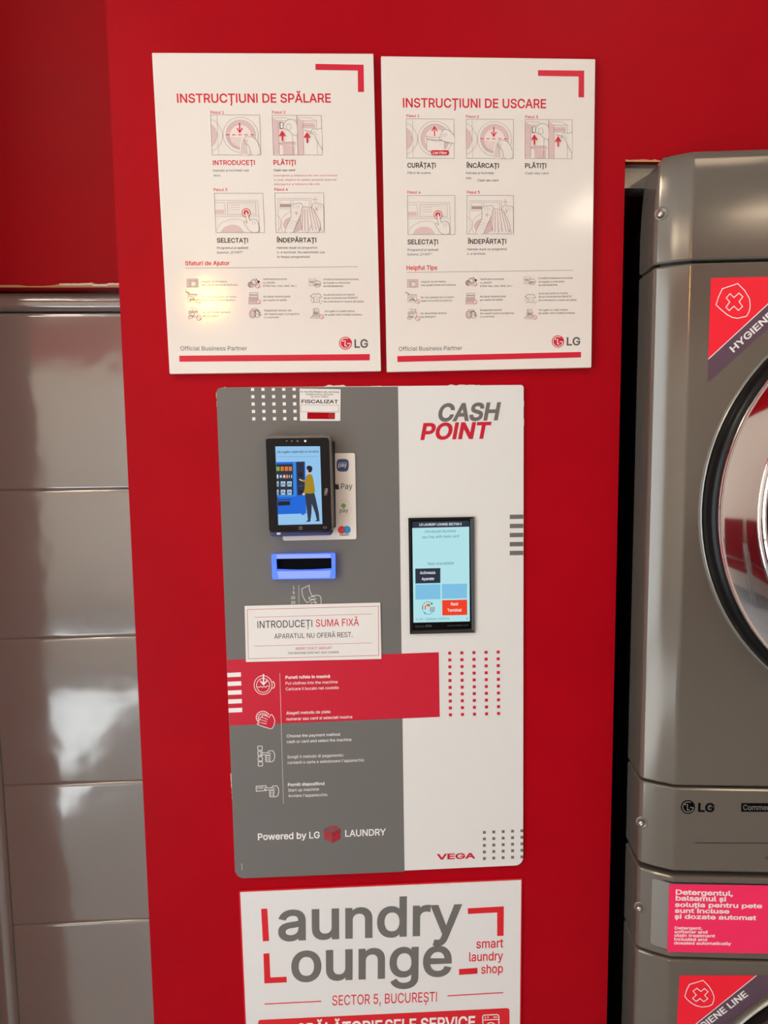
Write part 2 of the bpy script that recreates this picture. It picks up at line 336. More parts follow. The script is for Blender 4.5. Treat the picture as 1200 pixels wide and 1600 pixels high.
 'e': (0.404, [[212,-8,177,-5,145,3,117,17,93,35,72,58,55,85,44,115,37,149,34,187,37,224,43,259,55,290,71,317,91,341,115,359,142,373,172,381,205,385,226,383,246,380,266,374,285,366,303,355,319,341,334,324,347,305,357,282,365,256,369,227,371,194,371,169,75,169,75,221,338,221,309,202,309,226,305,248,298,269,289,287,277,301,263,314,246,323,227,328,205,330,183,328,164,323,146,313,131,301,119,287,109,269,102,251,97,231,96,211,96,177,97,151,103,127,111,106,121,88,135,73,151,61,169,53,190,48,213,46,227,47,241,49,254,53,265,58,276,65,285,73,293,82,300,93,305,105,365,91,358,72,348,55,335,39,320,25,302,14,283,5,261,-3,237,-7]]),
 'f': (0.254, [[228,379,228,327,7,327,7,379],[81,0,81,431,82,452,87,470,95,486,107,499,120,510,135,519,152,525,169,529,187,530,201,529,212,529,222,527,235,524,243,521,227,469,215,472,206,473,195,474,178,472,165,467,154,460,147,449,143,435,142,419,142,0]]),
 'g': (0.425, [[207,-151,180,-149,156,-146,134,-139,114,-131,97,-121,82,-110,69,-97,59,-84,51,-69,101,-41,107,-49,114,-57,121,-66,131,-74,141,-82,154,-88,169,-93,187,-96,207,-97,236,-95,261,-87,282,-75,299,-57,308,-35,311,-6,311,68,306,68,301,60,295,51,287,41,277,32,266,23,252,16,236,9,217,6,195,5,165,7,138,15,113,27,90,43,71,65,55,90,43,120,37,153,34,191,37,229,43,263,55,293,71,320,90,343,112,361,138,374,166,382,196,385,218,383,237,379,253,373,267,365,279,356,288,346,296,336,303,327,307,319,313,319,313,379,373,379,373,-9,370,-40,363,-67,350,-90,334,-109,314,-124,291,-136,265,-144,237,-149],[205,59,227,61,247,66,263,75,278,87,291,103,300,121,307,142,311,166,313,193,311,219,307,242,300,264,291,283,279,299,264,312,247,322,227,328,205,330,183,328,163,322,145,311,130,298,118,281,109,263,102,241,97,217,96,193,97,167,102,144,109,123,119,104,131,89,145,76,163,67,183,61]]),
 'h': (0.41, [[114,227,114,0,53,0,53,509,114,509,114,287,103,287,116,319,132,344,152,362,175,375,200,382,227,385,252,383,275,377,295,369,313,356,329,340,341,321,350,297,355,271,357,241,357,0,296,0,296,235,293,263,286,286,273,305,256,318,235,327,210,329,193,328,176,324,161,317,147,308,136,297,126,283,119,266,115,247]]),
 'i': (0.167, [[53,0,53,379,114,379,114,0],[83,443,73,444,63,448,54,455,47,463,43,473,41,483,43,494,47,503,54,512,63,519,73,523,83,524,95,523,105,519,114,512,121,503,125,494,126,483,125,473,121,463,114,455,105,448,95,444]]),
 'j': (0.167, [[53,379,114,379,114,-30,113,-52,109,-72,101,-90,92,-106,79,-119,65,-129,47,-137,27,-141,4,-143,-10,-143,-10,-87,2,-87,18,-85,31,-80,41,-72,47,-61,51,-46,53,-29],[83,443,72,444,62,448,53,455,47,463,43,473,41,483,43,494,47,503,53,512,62,519,72,523,83,524,95,523,105,519,113,512,121,503,125,494,126,483,125,473,121,463,113,455,105,448,95,444]]),
 'k': (0.381, [[110,137,110,212,121,212,285,379,360,379,184,199,177,199],[53,0,53,509,114,509,114,0],[294,0,148,186,191,229,372,0]]),
 'l': (0.189, [[139,-3,113,0,91,7,74,20,62,37,55,59,53,84,53,509,114,509,114,99,115,83,117,71,120,62,130,55,146,52,160,53,170,54,181,3,161,-1,151,-2]]),
 'm': (0.61, [[53,0,53,379,112,379,112,295,107,295,114,315,122,331,133,346,145,358,157,368,172,376,187,381,203,385,219,386,245,383,268,375,287,361,303,342,314,320,321,295,313,295,318,313,327,329,337,343,350,356,365,367,381,375,398,381,417,385,437,386,458,385,478,380,497,372,514,361,529,346,541,329,549,307,555,283,557,255,557,0,496,0,496,254,493,279,485,298,473,313,456,323,438,329,419,331,402,329,387,326,374,320,363,312,353,302,345,290,340,277,337,263,335,247,335,0,274,0,274,260,272,279,265,297,253,311,237,322,220,328,199,331,185,329,171,326,157,320,145,312,135,302,126,289,119,275,115,257,114,238,114,0]]),
 'n': (0.41, [[114,227,114,0,53,0,53,379,111,379,112,287,103,287,116,319,132,344,152,362,175,375,200,382,227,385,252,383,275,377,295,369,313,356,328,340,341,321,350,297,355,271,357,241,357,0,296,0,296,235,293,263,286,286,273,305,256,318,235,327,210,329,193,328,176,324,161,317,147,308,136,297,126,283,119,266,115,247]]),
 'o': (0.415, [[207,-8,174,-5,144,3,117,17,93,35,73,58,56,85,44,116,37,150,34,187,37,225,44,260,56,291,73,319,93,341,117,360,144,373,174,382,207,385,241,382,271,373,299,360,323,341,343,319,359,291,371,260,379,225,381,187,379,150,371,116,359,85,343,58,323,35,299,17,271,3,241,-5],[207,47,231,49,252,55,270,66,285,80,297,97,307,117,314,139,318,163,319,187,318,212,314,236,307,258,297,278,285,295,270,310,252,321,231,327,207,330,183,327,163,321,145,310,130,296,118,279,109,258,101,236,97,213,96,187,97,163,101,139,109,117,118,97,130,80,145,66,163,55,183,49]]),
 'p': (0.424, [[53,-143,53,379,112,379,112,319,118,319,123,327,129,336,137,346,147,355,158,365,171,373,187,379,207,383,229,385,259,382,287,374,313,361,335,343,354,320,370,293,381,261,388,227,390,189,388,151,381,116,370,85,355,57,336,35,313,16,288,3,260,-5,229,-8,207,-7,189,-3,173,4,159,12,147,21,138,31,130,41,123,51,118,59,114,59,114,-143],[220,47,243,49,262,55,279,65,294,79,306,97,316,117,323,139,327,163,328,189,327,215,323,239,316,261,307,281,295,297,280,311,263,321,243,328,220,330,198,328,178,322,161,312,147,299,135,282,125,263,118,241,114,216,113,189,114,163,118,137,125,115,135,95,147,79,161,65,179,55,199,49]]),
 'q': (0.424, [[372,-143,311,-143,311,59,306,59,301,51,295,41,287,31,277,21,266,12,252,4,236,-3,217,-7,195,-8,165,-5,137,3,111,16,89,35,70,57,55,85,43,116,37,151,34,189,37,227,43,261,55,293,70,320,89,343,112,361,137,374,165,382,195,385,218,383,237,379,253,373,267,365,278,355,287,346,295,336,301,327,307,319,313,319,313,379,372,379],[205,47,227,49,246,55,263,65,278,79,290,95,299,115,306,137,311,163,312,189,311,216,306,241,299,263,290,282,278,299,263,312,246,322,227,328,205,330,182,328,162,321,145,311,130,297,118,281,109,261,101,239,97,215,96,189,97,163,102,139,109,117,118,97,130,79,145,65,163,55,182,49]]),
 'r': (0.259, [[53,0,53,379,111,379,111,321,115,321,124,339,137,354,153,367,171,377,191,383,213,385,229,385,243,384,243,322,230,325,219,325,207,326,190,325,174,321,159,315,146,306,135,296,126,283,119,269,115,254,114,237,114,0]]),
 's': (0.365, [[182,-8,157,-7,133,-3,112,3,93,13,76,24,62,38,50,54,41,73,35,94,94,107,101,87,111,72,124,60,141,52,159,47,181,45,206,47,227,53,245,62,257,74,265,88,268,103,267,115,262,126,254,136,243,144,229,150,212,155,149,170,118,180,92,193,72,208,58,227,49,249,47,274,49,295,55,314,65,331,79,347,95,360,115,371,137,378,161,383,187,385,212,383,234,379,254,373,271,363,286,353,299,339,309,324,318,308,324,290,268,277,262,291,254,304,243,315,228,325,210,331,187,333,166,331,147,325,131,317,119,305,111,292,109,277,110,264,115,253,124,243,136,235,152,229,172,223,229,209,261,199,287,187,306,171,320,153,329,131,331,107,329,85,323,65,313,47,298,31,281,17,260,7,236,-2,210,-7]]),
 't': (0.227, [[204,379,204,327,7,327,7,379],[65,471,126,471,126,97,127,83,131,71,136,61,145,55,156,51,171,50,185,51,202,53,213,2,203,-1,192,-3,180,-4,168,-4,138,-1,113,7,92,21,77,41,68,65,65,93]]),
 'u': (0.41, [[182,-5,158,-3,135,2,115,11,97,23,81,39,69,59,60,82,55,109,53,139,53,379,114,379,114,144,116,117,124,93,137,75,154,61,175,53,200,50,217,51,234,55,249,62,263,71,274,83,283,97,291,113,295,132,296,153,296,379,357,379,357,0,298,0,298,92,307,92,294,60,277,35,257,17,235,5,209,-3]]),
 'v': (0.389, [[163,0,17,379,84,379,165,155,173,132,181,109,187,87,193,65,199,43,205,21,184,21,191,43,197,65,203,87,209,109,216,132,224,155,305,379,371,379,227,0]]),
 'w': (0.567, [[137,0,23,379,87,379,133,214,140,190,147,164,154,137,161,107,168,75,175,41,165,41,172,74,179,105,185,135,193,163,199,189,206,214,252,379,317,379,361,214,368,189,375,163,381,136,389,106,395,75,402,41,391,41,399,75,406,106,413,135,420,163,427,189,433,214,480,379,545,379,429,0,369,0,319,172,305,225,300,243,295,261,291,280,277,337,291,337,277,281,263,225,258,207,253,189,248,172,199,0]]),
 'x': (0.379, [[21,0,171,218,171,171,29,379,100,379,147,305,159,287,169,270,179,253,189,237,198,221,207,206,175,206,185,221,194,237,203,253,211,270,221,287,233,305,281,379,351,379,209,169,209,214,358,0,287,0,231,85,219,103,209,120,200,136,191,151,182,167,173,181,205,181,195,167,187,151,179,136,169,120,159,103,148,85,91,0]]),
 'y': (0.389, [[47,-139,61,-86,71,-87,83,-89,93,-90,104,-89,113,-86,122,-81,130,-74,138,-64,145,-51,151,-35,163,-1,17,379,84,379,165,155,173,132,181,109,187,87,193,65,199,43,205,21,184,21,190,43,196,65,203,87,209,109,216,132,224,155,305,379,371,379,204,-58,196,-77,187,-93,177,-107,165,-119,153,-129,139,-136,125,-141,109,-144,91,-145,77,-145,65,-143,55,-141]]),
 'z': (0.38, [[41,0,41,46,254,319,254,323,48,323,48,379,333,379,333,331,126,60,126,56,339,56,339,0]]),
 '0': (0.453, [[227,-7,191,-3,159,7,130,24,105,48,85,77,69,113,59,144,53,178,49,215,48,254,49,294,53,331,60,364,69,395,85,431,106,461,131,485,159,502,191,512,227,515,263,512,295,502,323,485,347,461,368,431,384,395,393,364,400,331,404,294,405,254,404,215,400,178,393,144,384,113,368,77,348,48,323,24,295,7,263,-3],[227,49,250,52,271,60,290,74,306,92,319,115,330,144,338,176,342,213,344,254,342,295,338,332,330,365,319,393,306,417,290,435,271,449,250,457,227,459,203,457,182,449,163,435,147,417,133,393,123,365,115,332,111,295,109,254,111,213,115,176,123,144,133,115,147,92,163,74,182,60,203,52]]),
 '1': (0.453, [[77,0,77,55,391,55,391,0],[276,509,276,0,213,0,213,448,209,448,86,358,86,427,199,509]]),
 '2': (0.453, [[64,0,64,47,234,229,253,248,269,266,282,283,294,297,303,312,311,327,316,341,319,356,320,371,319,389,315,405,307,419,298,431,287,441,273,449,258,455,241,459,223,459,205,458,187,454,172,447,159,438,148,427,139,413,132,398,128,381,127,362,65,362,68,391,75,418,86,442,102,464,121,482,143,496,168,507,195,513,225,515,254,513,281,507,306,497,327,483,346,465,361,445,372,423,379,399,381,373,380,354,377,335,371,318,363,299,351,280,336,259,317,235,294,209,267,179,153,61,153,57,389,57,389,0]]),
 '3': (0.453, [[218,-7,188,-5,159,1,133,10,109,23,87,38,70,57,57,79,48,104,44,132,109,132,112,115,118,100,127,87,137,76,150,67,165,59,182,54,199,51,219,50,239,51,257,55,275,61,291,69,304,80,315,93,323,108,327,125,329,145,327,163,323,180,316,196,305,211,292,223,275,233,254,241,229,246,201,247,157,247,157,299,288,448,288,452,69,452,69,509,373,509,373,461,211,278,211,289,247,290,279,285,308,276,333,261,354,244,371,223,383,199,391,173,393,145,391,116,383,90,371,66,353,45,333,27,309,13,281,2,251,-5]]),
 '4': (0.453, [[39,105,39,159,247,509,311,509,109,166,109,163,413,163,413,105],[281,0,281,121,281,146,281,317,343,317,343,0]]),
 '5': (0.453, [[221,-7,192,-5,165,1,140,11,118,25,99,41,83,60,71,82,63,105,60,131,122,131,125,115,130,101,138,89,148,77,160,68,173,60,188,55,204,51,221,50,241,51,259,56,276,65,291,75,304,89,314,104,322,122,326,141,328,162,326,183,321,203,313,221,303,237,290,251,275,262,257,270,239,275,218,277,201,276,184,273,167,269,152,262,139,255,128,246,67,253,96,509,367,509,367,452,151,452,134,301,136,301,148,311,162,319,177,325,194,330,211,333,229,333,252,332,273,328,294,321,313,311,330,299,345,285,359,269,369,251,379,231,385,210,389,187,391,163,389,131,381,103,369,75,353,52,332,32,309,15,282,3,253,-5]]),
 '6': (0.453, [[227,-7,196,-5,168,3,142,15,119,31,100,51,85,75,73,101,66,130,63,162,65,187,71,213,80,239,93,268,113,302,137,341,252,509,322,509,151,261,145,261,151,271,157,279,165,287,174,295,185,301,195,307,208,311,221,313,235,314,265,312,291,305,316,295,337,280,355,261,369,240,380,215,387,187,389,157,387,127,379,99,368,73,352,49,333,30,310,15,285,3,257,-5],[227,49,245,50,263,55,279,63,293,73,305,86,314,101,321,119,326,137,327,157,326,177,321,197,314,213,305,229,293,241,279,251,263,259,245,264,227,265,207,264,190,259,174,251,159,241,148,229,138,214,131,197,127,179,125,159,127,138,131,119,138,101,148,86,159,73,174,63,190,55,207,50]]),
 '7': (0.453, [[97,0,323,448,323,452,62,452,62,509,391,509,391,449,165,0]]),
 '8': (0.453, [[227,-7,193,-5,163,1,135,11,111,25,91,42,74,62,62,84,55,109,52,135,53,156,58,176,65,195,75,213,87,228,101,241,117,252,134,260,153,265,153,267,129,275,109,289,93,308,80,330,73,354,70,381,73,405,79,429,91,450,105,469,124,485,146,498,171,508,197,513,227,515,255,513,281,508,306,498,328,485,346,469,361,450,373,429,379,405,382,381,379,354,372,330,359,308,343,289,323,275,301,267,301,265,319,260,335,252,351,241,365,228,377,213,387,195,395,176,399,156,401,135,399,109,391,84,379,62,362,42,341,25,317,11,289,1,259,-5],[227,49,248,51,267,54,285,60,300,69,313,79,323,91,331,106,335,121,337,139,335,157,330,173,322,189,311,202,299,213,283,223,265,230,247,234,227,235,206,234,187,230,169,223,153,213,141,202,130,189,122,173,117,157,115,139,117,121,121,106,129,91,139,79,152,69,167,60,185,54,205,51],[227,289,243,291,259,294,274,300,287,309,298,319,307,331,314,344,318,359,319,375,318,392,314,407,307,420,299,432,288,441,275,449,260,455,244,459,227,460,209,459,192,455,177,449,165,441,153,432,145,420,138,407,134,392,133,375,134,359,138,344,145,331,153,319,165,309,178,300,193,294,209,291]]),
 '9': (0.453, [[226,515,257,513,285,506,310,494,333,478,352,458,368,434,379,407,387,379,389,347,387,322,381,297,373,270,359,241,340,207,315,168,201,0,131,0,301,247,307,247,302,238,295,229,287,221,278,213,268,207,257,202,245,198,231,195,218,195,189,197,161,203,137,214,115,229,97,247,83,269,72,294,65,321,63,351,66,382,73,411,85,436,101,459,120,479,143,495,168,506,196,513],[226,460,207,459,190,454,174,446,160,435,148,423,138,407,131,390,127,371,125,351,127,331,131,313,138,295,148,281,160,267,174,257,190,249,207,245,226,243,245,245,263,249,279,257,293,267,305,280,315,295,321,312,326,331,327,350,326,371,321,390,315,407,305,423,293,435,279,446,263,454,245,459]]),
 '.': (0.188, [[95,-5,83,-3,73,1,63,9,55,19,51,29,49,41,51,53,55,64,63,73,73,81,83,85,95,87,107,85,118,81,128,73,135,64,139,53,141,41,139,29,135,19,128,9,118,1,107,-3]]),
 ',': (0.188, [[37,-119,67,71,137,71,84,-119]]),
 '-': (0.453, [[337,245,337,188,114,188,114,245]]),
 '(': (0.273, [[89,207,91,245,94,283,101,323,107,354,114,383,122,413,131,441,145,477,160,510,177,539,236,539,219,503,205,466,191,428,179,389,169,351,161,313,156,277,153,241,151,207,152,176,155,145,160,115,167,83,177,50,188,16,198,-10,209,-38,222,-66,236,-96,177,-96,156,-59,139,-21,124,17,111,55,101,93,95,131,91,169]]),
 ')': (0.273, [[37,-96,51,-65,65,-37,76,-9,86,18,97,52,106,85,113,116,118,147,121,177,122,207,121,241,117,277,111,313,104,351,94,389,83,428,69,466,54,503,37,539,97,539,113,510,128,477,142,441,151,413,159,383,167,354,173,323,179,283,183,244,184,207,183,168,179,130,171,91,161,53,149,15,134,-23,117,-59,97,-96]]),
 '/': (0.249, [[235,533,71,-77,15,-77,178,533]]),
 ':': (0.188, [[95,-5,83,-3,73,1,63,9,55,19,51,29,49,41,51,53,55,64,63,73,73,81,83,85,95,87,107,85,118,81,128,73,135,64,139,53,141,41,139,29,135,19,128,9,118,1,107,-3],[95,271,83,272,73,277,63,284,55,293,51,304,49,316,51,328,55,339,63,349,73,356,83,361,95,362,107,361,118,356,128,349,135,339,139,328,141,316,139,304,135,293,128,284,118,277,107,272]]),
 "'": (0.206, [[78,317,70,509,135,509,129,317]]),
 '„': (0.287, [[38,-119,68,71,137,71,85,-119],[161,-119,191,71,261,71,208,-119]]),
 '”': (0.3, [[51,318,81,509,151,509,98,318],[175,318,205,509,274,509,221,318]]),
 'Ă': (0.48, [[17,0,201,509,276,509,463,0,395,0,287,303,280,323,273,346,264,372,255,403,244,438,232,478,245,478,233,437,223,401,213,371,205,345,197,322,191,303,85,0],[110,142,110,199,370,199,370,142],[240,562,222,564,205,568,190,575,176,585,164,596,154,610,147,625,143,641,141,659,186,659,187,644,193,631,201,621,212,612,225,607,240,606,255,607,267,612,279,621,287,631,292,644,293,659,339,659,337,641,333,625,325,610,316,597,304,585,290,575,275,568,258,564]]),
 'Ț': (0.449, [[32,452,32,509,417,509,417,452,257,452,257,0,193,0,193,452],[165,-168,193,-40,255,-40,212,-168]]),
 'Ș': (0.447, [[223,-9,189,-7,156,-1,127,9,102,23,81,40,64,60,51,83,42,109,38,137,105,137,107,118,114,102,123,88,135,76,150,66,167,59,185,53,203,50,223,49,246,51,267,54,286,60,303,69,317,79,329,92,339,106,344,122,345,139,344,155,339,168,332,179,322,189,310,197,296,205,280,211,263,217,245,222,184,239,145,253,112,269,86,289,67,313,56,341,52,373,55,400,62,425,75,448,92,467,113,484,137,498,165,507,195,513,227,515,259,513,289,507,316,497,340,484,361,468,377,449,389,427,397,403,401,378,337,378,331,401,320,421,302,437,280,449,254,456,225,459,204,457,185,454,167,448,152,440,139,430,129,418,121,405,117,391,115,375,117,359,122,345,131,333,142,323,155,315,169,308,184,302,199,297,213,293,264,279,279,275,295,270,311,263,328,256,343,247,359,237,373,226,385,213,395,197,402,180,407,161,408,139,406,112,399,87,387,63,370,43,349,25,323,11,294,0,261,-7],[164,-168,191,-40,254,-40,211,-168]]),
 'Î': (0.3, [[31,0,31,57,118,57,118,452,31,452,31,509,269,509,269,452,183,452,183,57,269,57,269,0],[101,565,41,565,41,567,121,659,179,659,260,567,260,565,199,565,150,625]]),
 'Â': (0.48, [[17,0,201,509,276,509,463,0,395,0,287,303,280,323,273,346,264,372,255,403,244,438,232,478,245,478,233,437,223,401,213,371,205,345,197,322,191,303,85,0],[110,142,110,199,370,199,370,142],[191,565,131,565,131,567,211,659,269,659,349,567,349,565,288,565,240,625]]),
 'ă': (0.389, [[160,-9,137,-7,115,-3,95,5,76,15,61,29,47,45,38,63,32,84,31,108,32,129,36,146,43,161,53,173,64,184,77,193,93,200,108,206,125,211,143,214,161,217,178,220,234,227,247,229,257,231,265,235,273,243,275,255,275,257,275,271,271,285,267,297,260,307,251,315,240,322,227,327,212,330,195,331,179,330,163,327,149,322,137,316,127,309,117,301,110,292,105,283,100,274,41,291,51,313,63,331,79,346,95,358,113,368,133,375,153,381,173,383,194,385,208,384,223,382,239,379,255,375,271,369,286,361,300,350,312,337,322,320,330,301,335,278,337,251,337,0,277,0,277,52,273,52,267,43,261,34,252,25,241,16,229,8,215,1,199,-4,181,-7],[171,45,192,47,211,51,228,59,242,69,254,80,263,93,270,107,274,123,275,138,275,190,269,185,259,182,246,179,231,176,200,171,175,168,161,166,147,163,135,159,123,153,112,147,103,139,97,130,93,119,92,105,93,93,96,82,102,72,109,64,119,57,130,52,142,49,156,46],[189,433,171,435,155,439,139,446,125,455,113,467,104,481,97,496,92,512,91,529,135,529,137,515,142,502,151,491,161,483,175,478,189,476,204,478,217,483,228,491,237,502,241,515,243,529,288,529,287,512,282,496,275,481,265,467,253,455,239,446,224,439,207,435]]),
 'â': (0.389, [[160,-9,137,-7,115,-3,95,5,76,15,61,29,47,45,38,63,32,84,31,108,32,129,36,146,43,161,53,173,64,184,77,193,93,200,108,206,125,211,143,214,161,217,178,220,234,227,247,229,257,231,265,235,273,243,275,255,275,257,275,271,271,285,267,297,260,307,251,315,240,322,227,327,212,330,195,331,179,330,163,327,149,322,137,316,127,309,117,301,110,292,105,283,100,274,41,291,51,313,63,331,79,346,95,358,113,368,133,375,153,381,173,383,194,385,208,384,223,382,239,379,255,375,271,369,286,361,300,350,312,337,322,320,330,301,335,278,337,251,337,0,277,0,277,52,273,52,267,43,261,34,252,25,241,16,229,8,215,1,199,-4,181,-7],[171,45,192,47,211,51,228,59,242,69,254,80,263,93,270,107,274,123,275,138,275,190,269,185,259,182,246,179,231,176,200,171,175,168,161,166,147,163,135,159,123,153,112,147,103,139,97,130,93,119,92,105,93,93,96,82,102,72,109,64,119,57,130,52,142,49,156,46],[140,435,80,435,80,438,160,529,218,529,299,438,299,435,237,435,189,495]]),
 'î': (0.167, [[53,0,53,379,114,379,114,0],[34,435,-26,435,-26,438,54,529,112,529,193,438,193,435,132,435,83,495]]),
 'ș': (0.365, [[182,-8,157,-7,133,-3,112,3,93,13,76,24,62,38,50,54,41,73,35,94,94,107,101,87,111,72,124,60,141,52,159,47,181,45,206,47,227,53,245,62,257,74,265,88,268,103,267,115,262,126,254,136,243,144,229,150,212,155,149,170,118,180,92,193,72,208,58,227,49,249,47,274,49,295,55,314,65,331,79,347,95,360,115,371,137,378,161,383,187,385,212,383,234,379,254,373,271,363,286,353,299,339,309,324,318,308,324,290,268,277,262,291,254,304,243,315,228,325,210,331,187,333,166,331,147,325,131,317,119,305,111,292,109,277,110,264,115,253,124,243,136,235,152,229,172,223,229,209,261,199,287,187,306,171,320,153,329,131,331,107,329,85,323,65,313,47,298,31,281,17,260,7,236,-2,210,-7],[127,-168,154,-40,217,-40,174,-168]]),
 'ț': (0.227, [[204,379,204,327,7,327,7,379],[65,471,126,471,126,97,127,83,131,71,136,61,145,55,156,51,171,50,185,51,202,53,213,2,203,-1,192,-3,180,-4,168,-4,138,-1,113,7,92,21,77,41,68,65,65,93],[69,-168,97,-40,159,-40,117,-168]]),
 '&': (0.448, [[197,-7,165,-5,136,1,110,12,88,25,69,43,54,62,43,84,37,107,34,133,35,154,40,173,47,189,57,205,70,220,85,235,101,249,120,264,140,279,216,335,226,343,237,352,247,363,255,375,259,384,261,394,262,405,260,420,255,433,245,445,233,454,219,459,201,461,189,460,178,457,168,453,159,447,151,440,145,431,141,421,138,411,137,399,138,387,141,375,145,363,151,351,159,339,169,327,179,314,191,299,204,284,438,0,364,0,171,231,121,293,107,310,97,327,87,344,81,361,77,379,75,399,77,420,82,440,91,458,103,474,117,488,135,499,154,507,176,512,200,513,224,512,246,507,265,499,283,488,297,475,309,459,317,442,322,424,323,404,323,389,320,375,315,361,309,349,301,337,291,325,281,314,269,303,256,293,154,217,135,203,121,188,110,175,103,161,99,147,97,131,98,115,103,101,109,87,119,75,130,65,143,57,159,51,175,47,193,47,213,48,232,52,251,59,269,69,286,81,301,95,315,112,327,131,336,151,343,174,347,198,349,224,407,224,407,194,403,167,397,144,389,124,380,107,371,93,361,81,353,71,345,62,333,47,315,31,295,17,271,7,246,-1,221,-5]]),
}
GLYPHS['I'] = (0.18, [[60,0,60,509,120,509,120,0]])
GLYPHS['Î'] = (0.18, [[60,0,60,509,120,509,120,0]]+[l_ for l_ in GLYPHS['Î'][1] if min(l_[1::2]) > 510])
for ch_, (adv_, loops_) in GLYPHS.items():
    GL[ch_] = (adv_, [[(l_[i]/1000.0, l_[i+1]/1000.0) for i in range(0, len(l_), 2)] for l_ in loops_])
CAPH = 0.509
SPACE = 0.19
_cache = {}
def glyph(ch, wt):
    k = (ch, round(wt, 4))
    if k in _cache: return _cache[k]
    adv, loops = GL[ch]
    if wt:
        big = max(loops, key=lambda l: abs(sum(l[i-1][0]*l[i][1]-l[i][0]*l[i-1][1] for i in range(len(l)))))
        sg = 1 if sum(big[i-1][0]*big[i][1]-big[i][0]*big[i-1][1] for i in range(len(big))) > 0 else -1
        out = []
        for l in loops:
            m = len(l); o = []
            for i in range(m):
                a, p, b = l[i-1], l[i], l[(i+1) % m]
                d1 = Vector((p[0]-a[0], p[1]-a[1])).normalized(); d2 = Vector((b[0]-p[0], b[1]-p[1])).normalized()
                n1 = Vector((d1.y, -d1.x))*sg; n2 = Vector((d2.y, -d2.x))*sg
                q = n1+n2; q = q/max(q.dot(q)/2, 0.6)
                o.append((p[0]+q.x*wt, p[1]+q.y*wt))
            out.append(o)
        loops = out
    vin = []; edg = []
    for l in loops:
        n0 = len(vin)
        vin += [Vector(p) for p in l]
        edg += [(n0+i, n0+(i+1) % len(l)) for i in range(len(l))]
    res = delaunay_2d_cdt(vin, edg, [], 0, 1e-5)
    vs = [(v.x, v.y, 0.0) for v in res[0]]
    tris = []
    for t in res[2]:
        cx = sum(vs[q][0] for q in t)/3.0; cy = sum(vs[q][1] for q in t)/3.0
        wn = 0
        for l in loops:                       # winding number of the centre decides inside or outside
            for i in range(len(l)):
                (x1, y1), (x2, y2) = l[i-1], l[i]
                if (y1 > cy) != (y2 > cy) and cx < (x2-x1)*(cy-y1)/(y2-y1)+x1: wn += 1 if y2 > y1 else -1
        if wn == 0: continue
        (ax, ay, _), (bx, by, _), (dx, dy, _) = (vs[q] for q in t)
        tris.append(tuple(t) if (bx-ax)*(dy-ay)-(by-ay)*(dx-ax) > 0 else tuple(t)[::-1])
    _cache[k] = (adv, vs, tris)
    return _cache[k]

